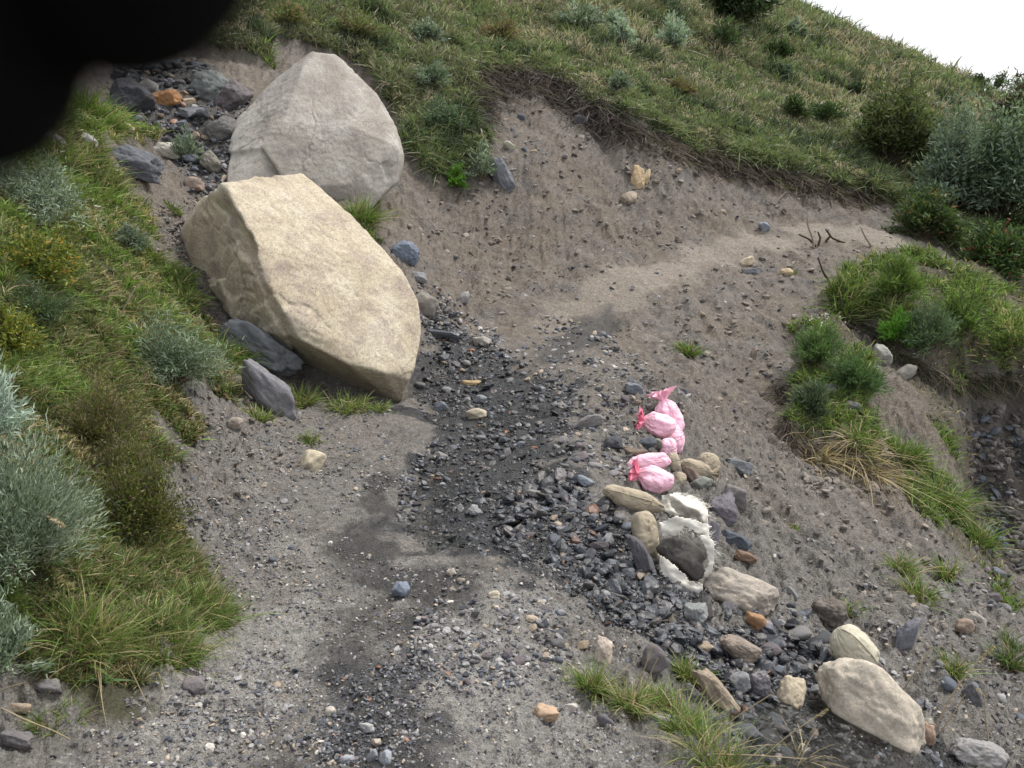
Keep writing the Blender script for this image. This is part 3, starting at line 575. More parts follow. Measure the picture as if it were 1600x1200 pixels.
SACKZ = [(985,640,1110,900)]
for P, cnt, (s0, s1), cw, wet, where in FIELDS:
    cnt = int(cnt*.7)
    xs = [q[0] for q in P]; ys = [q[1] for q in P]; k = 0; placed = []
    ks = list(cw); ws = [cw[a] for a in ks]; tries = 0
    while k < cnt and tries < 4000:
        tries += 1
        x, y = WRNG.uniform(min(xs), max(xs)), WRNG.uniform(min(ys), max(ys)); s = s0 + (s1 - s0)*WRNG.random()**2.2
        if not inpoly(x, y, P) or any(math.hypot(x-a, y-b) < c + s*.4 for a, b, c in EXCL + placed): continue
        if any(a < x < c and b < y < d for a, b, c, d in SACKZ): continue
        placed.append((x, y, s*.4)); k += 1
        ck = WRNG.choices(ks, ws)[0]; col, cn = COLN[ck]
        if wet < .6: col = tuple(c*.62 for c in col) if ck in ('grey', 'mauve', 'pale') else col
        g = castH(x, y); f = (g - CAM) @ CF; sz = s*f/FPX/2
        o = link('stone', WRNG.choice(PROTO), None, None, 'small %s stone %s' % (cn, where), 'stone', 'loose stones ' + where, None)
        sc = (sz*WRNG.uniform(.9, 1.25), sz*WRNG.uniform(.6, .95), sz*WRNG.uniform(.4, .75)); o.scale = sc
        o.rotation_euler = (WRNG.uniform(-.35, .35), WRNG.uniform(-.35, .35), WRNG.uniform(0, 6.28)); o.location = (g[0], g[1], g[2] + sc[2]*.25)
        kk = WRNG.uniform(.75, 1.3); o.color = (*[c*kk for c in col], wet)
# ------------------------------------------------------------------ gravel (uncountable)
def gravel(name, label, fields, seed=1, sub=1):
    rg = np.random.default_rng(seed); shapes = []
    small = [rock_shape(sub, 300 + i, 7, 40, .04) for i in range(10)]; big = [rock_shape(2, 330 + i, 8, 22, .1) for i in range(14)]
    Vs, Ts, Cs = [], [], []; off = 0
    for P, n, (s0, s1), pal, wet in fields:
        P = np.array(P, float); x = rg.uniform(P[:, 0].min(), P[:, 0].max(), n*5); y = rg.uniform(P[:, 1].min(), P[:, 1].max(), n*5)
        cl = fbm2(x/38, y/30, 3, seed); k = (sdist(x, y, P) + 9*cl > 0) & (cl > rg.uniform(-1.5, .8, len(x))); x, y = x[k][:n], y[k][:n]
        # march every pixel ray onto the ground
        G = castmany(x, y); f = (G - CAM) @ CF; ok = f < 60; G, f = G[ok], f[ok]; m = len(G)
        s = (s0 + (s1 - s0)*rg.random(m)**(2.6 if s1 < 20 else 4.5))*f/FPX/2; cols = np.array([c for c, _ in pal]); wt = np.array([q for _, q in pal]); ci = rg.choice(len(pal), m, p=wt/wt.sum())
        C = cols[ci]*rg.uniform(.7, 1.3, (m, 1))
        w_ = wet if np.ndim(wet) else np.full(m, wet)
        inw = region('wet', G[:, 0], G[:, 1], .1, .2, 3); C = C*(1 - .5*inw)[:, None]; w_ = w_*(1-inw) + .42*inw
        shapes = big if s1 > 12 else small
        sh = rg.integers(0, len(shapes), m); az = rg.uniform(0, 6.28, m); tl = rg.normal(0, .3, (m, 2))
        for j, (V, T) in enumerate(shapes):
            idx = np.where(sh == j)[0]; q = len(idx)
            if not q: continue
            sc = s[idx, None]*np.c_[rg.uniform(.85, 1.35, q), rg.uniform(.6, 1, q), rg.uniform(.35, .8, q)]
            L = V[None]*sc[:, None, :]; L[:, :, 2] += L[:, :, 0]*tl[idx, 0, None] + L[:, :, 1]*tl[idx, 1, None]
            ca, sa = np.cos(az[idx])[:, None], np.sin(az[idx])[:, None]
            X = L[:, :, 0]*ca - L[:, :, 1]*sa; Y = L[:, :, 0]*sa + L[:, :, 1]*ca
            W = np.stack([X, Y, L[:, :, 2]], -1) + G[idx][:, None] + np.array([0, 0, 1.])*(sc[:, 2]*(.3 if name == 'gravel' else -.15))[:, None, None]
            Vs.append(W.reshape(-1, 3)); Ts.append((T[None] + (np.arange(q)*len(V))[:, None, None] + off).reshape(-1, 3))
            cc = np.concatenate([C[idx], w_[idx, None]], 1); Cs.append(np.repeat(cc, len(V), 0)); off += q*len(V)
    link(name, mesh_np(name, np.concatenate(Vs), np.concatenate(Ts), np.concatenate(Cs)), M_GRAVEL, None, label, 'gravel', None, 'stuff')
def castmany(px, py):
    """pixel rays onto the ground, all at once, through a height grid"""
    D = ray(px, py); n = len(D); lo = np.full(n, 1.5); hi = np.full(n, 1.5); done = np.zeros(n, bool); t = np.full(n, 1.5)
    for k in range(300):
        a = np.where(~done)[0]
        if len(a) == 0: break
        P = CAM + D[a]*t[a, None]; below = P[:, 2] < hh(P[:, 0], P[:, 1]); hi[a[below]] = t[a[below]]; done[a[below]] = True; u = a[~below]; lo[u] = t[u]; t[u] *= 1.015
    for k in range(9):
        m = (lo+hi)/2; P = CAM + D*m[:, None]; b = P[:, 2] < hh(P[:, 0], P[:, 1]); hi = np.where(b, m, hi); lo = np.where(b, lo, m)
    P = CAM + D*((lo+hi)/2)[:, None]; P[:, 2] = H(P[:, 0], P[:, 1]); P[~done] = CAM + D[~done]*500; return P
PAL_DRY = [(GREY,4),(BLUE,2),(LGREY,2),((.3,.25,.19),1),(DGREY,1),(MAUVE,1),((.45,.42,.38),.5)]
PAL_WET = [(DGREY,5),(BLUE,3),(GREY,2),(BLACK,3),((.2,.1,.06),.35),((.3,.24,.17),.35),(LGREY,.5)]
PAL_RUB = PAL_WET + [(MAUVE,1),((.11,.095,.085),1),((.22,.2,.17),.6),((.07,.08,.10),3)]
WETP = PX['wet'][:15] + [(1600,1190),(1180,1200)] + PX['wet'][17:]
gravel('gravel', 'dark wet gravel of the stream crossing and the rubble below it', [
  (WETP, 8000, (2.2, 9), PAL_WET, .45), (WETP, 2900, (4, 15), PAL_RUB, .35), ([(880,735),(960,790),(1010,850),(1090,960),(1250,1000),(1330,1060),(1450,1160),(1200,1150),(1080,1040),(930,940),(800,850),(780,790),(830,755)], 2800, (5, 27), PAL_RUB, .38), ([(880,735),(960,790),(1010,850),(1090,960),(1250,1000),(1330,1060),(1450,1160),(1200,1150),(1080,1040),(930,940),(800,850),(780,790),(830,755)], 4500, (2, 8), PAL_RUB, .6), ([(1050,900),(1290,960),(1450,1090),(1480,1200),(1200,1200),(1100,1060)], 700, (5, 26), PAL_RUB, .38),
  (PX['dark'], 1500, (2.5, 9), PAL_WET, .6), (PX['chute'], 900, (4, 13), PAL_WET, .5)], 3)
gravel('gravel', 'dry grey grit and pebbles strewn over the track and slopes', [
  ([(400,740),(560,860),(640,880),(860,880),(1050,1000),(900,1060),(1050,1200),(100,1200),(330,1060),(380,1000),(300,800)], 8000, (1.8, 7), PAL_DRY, .95),
  ([(250,690),(460,640),(600,620),(620,760),(480,820),(330,880),(270,830)], 1800, (1.8, 7), PAL_DRY, .95),
  ([(860,480),(1000,560),(1080,620),(1000,760),(880,740),(880,620),(800,560)], 1700, (2, 10), PAL_DRY, .95),
  ([(640,330),(800,150),(1000,200),(1400,330),(1420,400),(1300,520),(1230,680),(1380,740),(1600,1100),(1400,1040),(1200,880),(1080,620),(860,500),(650,440)], 900, (1.6, 8), PAL_DRY, .95),
  ([(1380,880),(1600,880),(1600,1200),(1450,1150),(1280,960)], 1300, (2, 9), PAL_DRY, .95),
  ([(230,340),(320,280),(360,480),(300,440)], 350, (2, 7), PAL_DRY, .95),
  ([(330,1020),(480,1020),(560,1200),(60,1200),(200,1090)], 900, (3, 12), PAL_DRY, .95), ([(700,900),(900,960),(900,1060),(740,1080),(620,1020)], 900, (4, 14), PAL_DRY, .9),
  ([(640,430),(700,460),(800,540),(760,560),(650,500)], 500, (2.5, 10), PAL_DRY, .8)], 4)

SOILP = [((.18,.158,.138),4),((.20,.176,.152),3),((.16,.138,.12),2),((.2,.168,.134),1)]
gravel('soil_clods', 'crumbly brown grey clods of dry earth on the bare banks', [
  ([(640,330),(790,150),(1000,210),(1390,320),(1300,345),(1100,375),(900,430),(800,520),(650,420)], 800, (2, 12), SOILP, 1.),
  ([(1080,430),(1260,380),(1330,500),(1230,520),(1240,690),(1390,730),(1560,980),(1600,1150),(1400,1040),(1230,900),(1120,720),(1000,560),(950,520)], 1200, (2, 13), SOILP, 1.),
  ([(340,600),(500,690),(470,760),(290,800),(250,700)], 700, (2.5, 11), SOILP, 1.), ([(200,330),(320,280),(350,480),(300,450),(240,400)], 350, (2.5, 11), SOILP, 1.),
  ([(270,830),(480,780),(540,900),(480,1180),(300,1190),(380,1010)], 900, (2, 8), SOILP, 1.),
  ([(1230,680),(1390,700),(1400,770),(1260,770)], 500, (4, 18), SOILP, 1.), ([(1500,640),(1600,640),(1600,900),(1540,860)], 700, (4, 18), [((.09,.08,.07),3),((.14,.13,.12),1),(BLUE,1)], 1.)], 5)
# ------------------------------------------------------------------ plants
def blades(base, dirv, L, Wd, col, tipcol=None, segs=3, bend=.4, rg=RNG):
    """N curved strips; base (N,3) dirv (N,3) unit; droop towards -z"""
    n = len(base); up = dirv; rnd = rg.normal(size=(n, 3)); side = np.cross(up, rnd); side /= np.linalg.norm(side, axis=1)[:, None] + 1e-9
    out = dirv*[1, 1, 0] + rnd*[.25, .25, 0]; b = bend*rg.uniform(.3, 1.4, n) if np.ndim(bend) == 0 else bend
    V = []; C = []; tipcol = col if tipcol is None else tipcol
    for k in range(segs + 1):
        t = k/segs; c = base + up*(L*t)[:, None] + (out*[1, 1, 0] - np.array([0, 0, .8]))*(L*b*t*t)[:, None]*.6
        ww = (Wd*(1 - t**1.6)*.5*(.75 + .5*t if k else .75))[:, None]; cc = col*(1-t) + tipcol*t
        if k < segs: V += [c - side*ww, c + side*ww]; C += [cc, cc]
        else: V += [c]; C += [cc]
    m = 2*segs + 1; V = np.stack(V, 1).reshape(-1, 3); C = np.stack(C, 1).reshape(-1, 3); T = []
    for k in range(segs - 1): a = 2*k; T += [[a, a+1, a+3], [a, a+3, a+2]]
    a = 2*(segs-1); T += [[a, a+1, a+2]]
    T = (np.array(T)[None] + (np.arange(n)*m)[:, None, None]).reshape(-1, 3); return V, T, C
class Bag:
    def __init__(s): s.V, s.T, s.C, s.n = [], [], [], 0
    def add(s, V, T, C): s.V.append(V); s.T.append(T + s.n); s.C.append(C); s.n += len(V); return s
    def mesh(s, name, org, smooth=False): return mesh_np(name, np.concatenate(s.V) - org, np.concatenate(s.T), np.concatenate(s.C), smooth)
def rdir(n, lean, rg=RNG, up=(0, 0, 1)):
    d = rg.normal(size=(n, 3))*lean; d += np.array(up); d /= np.linalg.norm(d, axis=1)[:, None]; return d
def tube(path, r0, r1, sides=5, col=(.2, .16, .1)):
    path = np.array(path, float); n = len(path); t = np.gradient(path, axis=0); t /= np.linalg.norm(t, axis=1)[:, None] + 1e-9
    a = np.cross(t, [.31, .2, .93]); a /= np.linalg.norm(a, axis=1)[:, None]; b = np.cross(t, a); r = np.linspace(r0, r1, n)
    V = []
    for k in range(sides):
        q = 2*math.pi*k/sides; V.append(path + (a*math.cos(q) + b*math.sin(q))*r[:, None])
    V = np.stack(V, 1).reshape(-1, 3); T = []
    for i in range(n-1):
        for k in range(sides):
            p, q = i*sides + k, i*sides + (k+1) % sides; T += [[p, q, q+sides], [p, q+sides, p+sides]]
    return V, np.array(T), np.tile(np.array(col, float), (len(V), 1))
def pick(pal, n, rg=RNG, j=.2):
    c = np.array([p[0] for p in pal]); w_ = np.array([p[1] for p in pal], float); i = rg.choice(len(pal), n, p=w_/w_.sum()); return c[i]*rg.uniform(1-j, 1+j, (n, 1))
G_BRIGHT, G_MID, G_OLIVE, G_DARK, G_YEL, G_DRY, G_BRN = (.135,.205,.045), (.09,.135,.038), (.115,.122,.045), (.035,.055,.022), (.20,.215,.075), (.36,.29,.17), (.14,.10,.065)
P_GRASS = [(G_BRIGHT,4),(G_MID,4),(G_OLIVE,2),(G_YEL,1),(G_DRY,.6)]
P_HILL = [(G_MID,4),(G_OLIVE,5),((.13,.14,.055),3),(G_BRIGHT,1.5),(G_DARK,1.0),(G_BRN,1.8),(G_DRY,1.2)]
P_DRY = [(G_DRY,5),((.4,.32,.18),3),(G_BRN,2),(G_OLIVE,1)]
SAGE = [((.165,.205,.145),4),((.12,.155,.105),3),((.235,.275,.205),2),((.08,.11,.06),1.5)]
DKS = [((.035,.058,.024),4),((.055,.085,.03),3),((.02,.034,.016),2),((.10,.13,.045),1)]

def field(name, label, P, n, hpx, wpx, pal_fn, lean=.35, segs=2, bend=.5, regs=(), seed=1, hmin=.0, mat_=None, edge=10, wide=True):
    """uncountable blades: places sampled evenly over the ground seen through polygon P, then given real sizes"""
    rg = np.random.default_rng(seed); P = np.array(P, float)
    x = rg.uniform(P[:, 0].min(), P[:, 0].max(), n*3); y = rg.uniform(P[:, 1].min(), P[:, 1].max(), n*3)
    if P is not None: k = sdist(x, y, P) > -edge; x, y = x[k], y[k]
    G = castmany(x, y); f = (G - CAM) @ CF; ok = (f < 110); G, f = G[ok], f[ok]
    m = np.zeros(len(G))
    for r in regs: m = np.maximum(m, region(r, G[:, 0], G[:, 1], .05, .16))
    k = m > rg.uniform(.3, .9, len(G)); G, f = G[k][:n], f[k][:n]; n = len(G); px = f/FPX
    col, hs, den = pal_fn(G, rg); k = rg.random(n) < den; G, px, col, hs = G[k], px[k], col[k], hs[k]; n = len(G)
    L = hpx*px*hs*rg.uniform(.5, 1.4, n); Wd = wpx*px*rg.uniform(.6, 1.5, n)
    # each blade runs from a darker base to a lighter tip
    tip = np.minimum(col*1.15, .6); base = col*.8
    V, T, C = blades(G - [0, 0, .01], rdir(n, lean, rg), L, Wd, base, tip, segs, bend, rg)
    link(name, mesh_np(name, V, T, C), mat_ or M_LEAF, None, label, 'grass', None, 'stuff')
def pal_hill(G, rg):
    x, y = G[:, 0], G[:, 1]; n = len(G); a = fbm2(x*.35, y*.35, 4, 61); b = fbm2(x*.9, y*.9, 4, 62); c = fbm2(x*2.2, y*2.2, 3, 63)
    col = pick(P_HILL, n, rg, .3); br = pick([(G_BRIGHT,3),(G_MID,2),(G_YEL,1)], n, rg); dk = pick(DKS, n, rg); dr = pick(P_DRY, n, rg)
    kb = (a + .5*b > .12)[:, None]; col = np.where(kb & (rg.random((n, 1)) < .65), br, col)
    kd = (b - .4*a > .38)[:, None]; col = np.where(kd & (rg.random((n, 1)) < .8), dk, col)
    kr = (c + .4*a < -.62)[:, None]; col = np.where(kr & (rg.random((n, 1)) < .7), dr, col)
    up = (y > 24)[:, None] & (fbm2(x*.6 + 40, y*.6, 3, 71) > .15)[:, None]; col = np.where(up & (rg.random((n, 1)) < .45), dr*.9, col)
    hs = .5 + .7*sstep(-.3, .5, c) + .5*sstep(.1, .6, b); return np.minimum((col*.68 + col.mean(1, keepdims=True)*.32)*[1.42,1.40,1.5], .5), hs, np.ones(n)  # haze over the hill put into the blade colour: greyed and brightened
def pal_meadow(G, rg):
    x, y = G[:, 0], G[:, 1]; n = len(G); a = fbm2(x*.9, y*.9, 4, 81); b = fbm2(x*2.1, y*2.1, 4, 82)
    col = pick(P_GRASS, n, rg, .3); ol = pick([(G_OLIVE,4),(G_DARK,2),(G_MID,2),(G_BRN,2),(G_DRY,.8)], n, rg, .3)
    k = ((a < .05) & (x + y*.35 < 1.2))[:, None]; col = np.where(k & (rg.random((n, 1)) < .8), ol, col)
    kr = (b < -.45)[:, None]; col = np.where(kr & (rg.random((n, 1)) < .55), pick(P_DRY, n, rg), col)
    col = col*1.3; hs = .55 + .7*sstep(-.4, .6, b); bare = sstep(.15, .6, fbm2(x*1.1, y*1.1, 4, 77)); return col, hs, 1 - .3*bare
def pal_root(G, rg):
    n = len(G); col = pick([((.07,.05,.04),4),((.13,.105,.085),3),((.20,.165,.13),2),(G_OLIVE,2),(G_DRY,.8)], n, rg, .3); return col, np.full(n, 1.0), np.ones(n)
def pal_green(G, rg):
    n = len(G); b = fbm2(G[:, 0]*1.6, G[:, 1]*1.6, 4, 92); col = pick(P_GRASS + [(G_DARK,1)], n, rg, .3)*1.25; col = np.where((b < -.3)[:, None], pick(P_DRY, n, rg)*.8, col); return col, .6 + .6*sstep(-.4, .5, b), .12 + .88*sstep(-.12, .3, b)
field('hillside_grass', 'mixed green and brown grass covering the whole hillside above the cut bank', [(-100,0),(-100,-160),(1300,-160),(1270,0),(1600,130),(1620,440),(1390,350),(1000,260),(780,180),(760,300),(620,300),(560,130),(370,110),(230,50)], 285000, 15, 1.9, pal_hill, .4, 2, .7, ('hill',), 11)
field('turf_fringe', 'grass and roots hanging over the lip of the turf above the cut bank', [(640,240),(700,310),(790,280),(760,120),(870,130),(930,180),(1060,225),(1250,275),(1390,310),(1450,380),(1600,430),(1600,400),(1400,290),(1200,230),(1000,170),(880,100),(740,90),(600,100)], 16000, 22, 2.0, pal_hill, .8, 3, 1.5, ('hill',), 12)
field('meadow_grass', 'green and olive grass and herbs on the near left bank', [(0,100),(190,140),(240,330),(400,560),(400,620),(270,700),(280,850),(380,1010),(230,1070),(0,1060)], 150000, 24, 2.2, pal_meadow, .5, 3, .8, ('meadow',), 13)
field('slope_grass', 'green grass growing on the eroded right hand slope', [(1200,390),(1600,400),(1600,960),(1480,860),(1390,720),(1220,720)], 30000, 20, 2.2, pal_green, .45, 3, .9, ('sa', 'sb', 'sc', 'sd'), 14)

def lip(name, label, pts, n, wid, lpx, pal, seed, mat_=None):
    rg = np.random.default_rng(seed); P = np.array(pts, float); seg = np.r_[0, np.cumsum(np.hypot(*np.diff(P, axis=0).T))]; t = rg.uniform(0, seg[-1], n)
    x = np.interp(t, seg, P[:, 0]) + rg.normal(0, wid, n); y = np.interp(t, seg, P[:, 1]) + rg.normal(0, wid, n); G = castmany(x, y); f = (G - CAM) @ CF; px = f/FPX; col = pick(pal, n, rg, .3)
    d = rg.normal(size=(n, 3))*[.7, .5, .5] + [0, -.7, .25]; d /= np.linalg.norm(d, axis=1)[:, None]
    V, T, C = blades(G, d, lpx*px*rg.uniform(.4, 1.4, n), 1.5*px*rg.uniform(.6, 1.3, n), col*.8, col, 4, 1.7, rg); link(name, mesh_np(name, V, T, C), mat_ or M_DRY, None, label, 'roots', None, 'stuff')
ROOTP = [((.07,.052,.042),4),((.12,.095,.08),3),((.19,.155,.125),2),(G_OLIVE,1)]
lip('hanging_roots', 'dark dead roots and straw hanging over the lip of the hillside turf', [(742,120),(790,118),(840,132),(880,150),(930,188),(990,208),(1070,240),(1150,265),(1250,288),(1370,316)], 5200, 8, 20, ROOTP, 41)
lip('hanging_roots', 'thick mat of brown dead roots at the highest point of the cut bank', [(752,190),(748,140),(790,118),(860,135),(930,180),(975,200)], 4200, 13, 24, [((.10,.08,.075),4),((.15,.125,.115),3),((.06,.045,.04),3)], 42)
lip('hanging_roots', 'dead roots and straw under the edge of the turf on the right slope', [(1215,600),(1230,690),(1290,722),(1350,730),(1385,712)], 1600, 8, 22, ROOTP, 43)
lip('hanging_roots', 'dark roots under the turf ledge near the right edge', [(1310,490),(1350,512),(1400,548),(1450,590),(1530,600),(1600,592)], 1700, 7, 20, ROOTP + [(G_DARK,4)], 44)
def shrub(name, cx, cy, wpx, hpx, pal, label, cat='shrub', leafpx=(7, 1.6), n=2600, nst=46, upright=.5, group=None, m=None, stem=(.14,.11,.08), dens=1., droop=.25, seed=None, Yd=None):
    """cx, cy = where it stands; wpx x hpx its size in the picture; real bush with stems and leaves round it"""
    rg = np.random.default_rng(seed or int(cx*3 + cy*7)); g = castH(cx, cy); 
    if Yd: g = at(cx, cy, Yd)
    f = (g - CAM) @ CF; px = f/FPX; Rr = wpx*px/2; Hh = hpx*px; base = g - np.array([0, 0, .03])
    ph = rg.uniform(0, 6.28, 4); stB, fo = Bag(), Bag(); n = int(n*dens); per = max(4, n//nst); clump = rg.uniform(.75, 1.25, nst)
    for k in range(nst):
        az = rg.uniform(0, 2*math.pi); rad = math.sqrt(rg.uniform(.02, 1))*(1 + .22*math.sin(az*2 + ph[0]) + .18*math.sin(az*5 + ph[1])); rad = min(rad, 1.06)*rg.uniform(.8, 1.08); hz = (1 + .18*math.sin(az*3 + ph[2]))* math.sqrt(max(.02, 1 - rad*rad*.85))*rg.uniform(.5, 1.12)
        tip = np.array([math.cos(az)*rad*Rr, math.sin(az)*rad*Rr, Hh*hz*(1-.15*rad)]); mid = tip*[.45, .45, .5] + rg.normal(0, .05*Rr, 3); mid[2] = abs(mid[2]) + .12*Hh
        t = np.linspace(0, 1, 6)[:, None]; path = (1-t)**2*0 + 2*t*(1-t)*mid + t*t*tip + base
        stB.add(*tube(path, .012*Rr + .3*px, .2*px, 4, stem))
        u = rg.uniform(.42, 1.04, per)[:, None]; p = 2*u*(1-u)*mid + u*u*tip + base + rg.normal(0, 1, (per, 3))*(.11*Rr*np.array([1, 1, .8]))
        ax = 2*(1-2*u)*mid*.5 + 2*u*tip; ax /= np.linalg.norm(ax, axis=1)[:, None] + 1e-9
        d = ax*upright + rg.normal(0, .5, (per, 3)) + np.array([0, 0, .3*upright]); d /= np.linalg.norm(d, axis=1)[:, None]
        c = pick(pal, per, rg, .2)*clump[k]*1.35
        fo.add(*blades(p, d, leafpx[0]*px*rg.uniform(.6, 1.4, per), leafpx[1]*px*rg.uniform(.7, 1.3, per), c*.9, np.minimum(c*1.15, .7), 2, droop, rg))
    for k in range(max(3, nst//12)):   # dead bare twigs
        az = rg.uniform(0, 6.28); e = rg.uniform(.2, 1.2); L = Rr*rg.uniform(.8, 1.15); t = np.linspace(0, 1, 6)[:, None]; v = np.array([math.cos(az)*math.cos(e)*Rr, math.sin(az)*math.cos(e)*Rr, math.sin(e)*Hh])*rg.uniform(.85, 1.2)
        stB.add(*tube(base + t*v + np.cumsum(rg.normal(0, .03*Rr, (6, 3)), 0), .5*px, .25*px, 4, (.2, .17, .14)))
    o = empty(name, label, cat, base, group)
    link('stem', stB.mesh('stem', base, True), M_DRY, o); link('foliage', fo.mesh('foliage', base), m or M_LEAF, o); return o
def tuft(cx, cy, wpx, hpx, pal, label, n=260, lean=.35, bend=.7, wl=1.8, group=None, name='grass_tuft', flow=0, Yd=None):
    rg = np.random.default_rng(int(cx*5 + cy*3)); g = castH(cx, cy) if not Yd else at(cx, cy, Yd); f = (g - CAM) @ CF; px = f/FPX
    r = np.sqrt(rg.random(n))*wpx*.28*px; a = rg.uniform(0, 6.283, n); off = np.stack([r*np.cos(a), r*np.sin(a)], -1); P = np.c_[g[0] + off[:, 0], g[1] + off[:, 1]]
    z = H(P[:, 0], P[:, 1], False) if not Yd else np.full(n, g[2]); P = np.c_[P, z - .01]
    d = rdir(n, lean, rg) + np.c_[off/(wpx*.28*px)*lean*1.1, np.zeros(n)]; d /= np.linalg.norm(d, axis=1)[:, None]; c = pick(pal, n, rg, .25)*(1.2 if pal is not P_DRY else 1)
    hj = hpx*px*rg.beta(2.2, 1.6, n)*1.25
    if name == 'grass_tuft' and pal is not P_DRY: k = rg.random(n) < .16; c[k] = pick(P_DRY, k.sum(), rg); d[k] += rg.normal(0, .5, (k.sum(), 3)); d /= np.linalg.norm(d, axis=1)[:, None]
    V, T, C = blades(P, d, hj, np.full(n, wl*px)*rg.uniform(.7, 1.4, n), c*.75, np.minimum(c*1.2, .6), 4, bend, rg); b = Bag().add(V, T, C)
    if name == 'grass_tuft': q = n//2; i = rg.integers(0, n, q); dd = rdir(q, .9, rg, (0, 0, .35)); b.add(*blades(P[i], dd, hpx*px*rg.uniform(.15, .45, q), np.full(q, wl*px), pick([(G_BRN,3),(G_DRY,2),(G_OLIVE,2)], q, rg)*.8, None, 2, 1.0, rg))
    org = P.mean(0); o = link(name, b.mesh(name, org), M_LEAF, None, label, 'grass tuft' if name == 'grass_tuft' else 'plant', group, None, org)
    if flow:
        i = rg.integers(0, n, flow); tips = P[i] + d[i]*(hpx*px*1.0); q = Bag(); q.add(*blades(tips, rdir(flow, 1, rg), np.full(flow, 3*px), np.full(flow, 2.6*px), np.tile([.6,.6,.6], (flow, 1)), None, 2, .3, rg)); link('flowers', q.mesh('flowers', org), M_LEAF, o)
    return o
# left hand bushes
shrub('sagebrush', 12, 890, 270, 225, SAGE, 'big silvery green sagebrush bush at the left edge of the near bank', leafpx=(12, 1.9), n=34000, nst=210, upright=1.3, m=M_SAGE)
shrub('sagebrush', -25, 680, 130, 130, [((.3,.36,.31),3),((.22,.28,.23),2)], 'pale silver bush cut by the left edge above the big sagebrush', leafpx=(12, 3), n=5000, nst=60, upright=1, m=M_SAGE)
shrub('sagebrush', 5, 1050, 110, 150, SAGE, 'silvery bush at the left edge below the big sagebrush', leafpx=(12, 2.6), n=5200, nst=60, upright=1, m=M_SAGE)
shrub('sagebrush', 60, 345, 150, 95, SAGE, 'grey green bush on the upper left slope under the dark blur', leafpx=(9, 1.8), n=6000, nst=70, m=M_SAGE)
shrub('sagebrush', 10, 300, 70, 60, SAGE, 'small grey bush at the left edge of the upper left slope', leafpx=(8, 1.7), n=2000, nst=30, m=M_SAGE)
shrub('sagebrush', 275, 600, 170, 110, [((.13,.17,.11),4),((.09,.13,.07),3),((.2,.235,.18),1)], 'low loose grey green bush left of the blue grey slab', leafpx=(9, 1.7), n=7000, nst=80, m=M_SAGE)
shrub('sagebrush', 292, 250, 50, 45, SAGE, 'small sage plant among the stones left of the grey boulder', leafpx=(8, 1.5), n=1100, nst=26, upright=1, m=M_SAGE)
shrub('sagebrush', 205, 390, 60, 50, [((.09,.12,.08),3),((.13,.16,.11),2)], 'small dark sage bush on the slope left of the tan boulder', leafpx=(8, 1.6), n=1500, nst=30, m=M_SAGE)
shrub('shrub', 55, 445, 150, 95, [((.09,.12,.02),4),((.15,.15,.025),3),((.04,.06,.015),2),((.3,.17,.03),.6)], 'yellow green shrub with orange tips on the left bank', leafpx=(7, 3), n=8000, nst=90)
shrub('shrub', 15, 555, 110, 85, [((.12,.14,.02),4),((.16,.15,.025),3),((.04,.06,.015),2)], 'yellow green shrub at the left edge under the orange tipped shrub', leafpx=(7, 3), n=5000, nst=60)
shrub('shrub', 60, 500, 140, 60, [(G_DARK,3),((.06,.09,.04),3)], 'dark green low shrub between the two yellow green shrubs', leafpx=(8, 2), n=4000, nst=60)
shrub('shrub', 225, 845, 150, 150, [((.065,.08,.018),4),((.10,.11,.025),3),((.03,.04,.014),2),(G_BRN,1)], 'fine leaved olive shrub at the edge of the near bank beside the track', leafpx=(6, 2.2), n=9000, nst=110, upright=.9)
shrub('shrub', 160, 700, 170, 120, [((.07,.08,.022),4),((.10,.10,.03),3),(G_BRN,2)], 'olive brown twiggy shrub above the big sagebrush', leafpx=(6, 2), n=7000, nst=110, upright=.9)
shrub('shrub', 205, 770, 130, 100, [((.06,.07,.02),3),((.09,.1,.03),3),(G_BRN,2)], 'olive twiggy shrub between the sagebrush and the bare bank', leafpx=(6, 2), n=5000, nst=90, upright=.9)
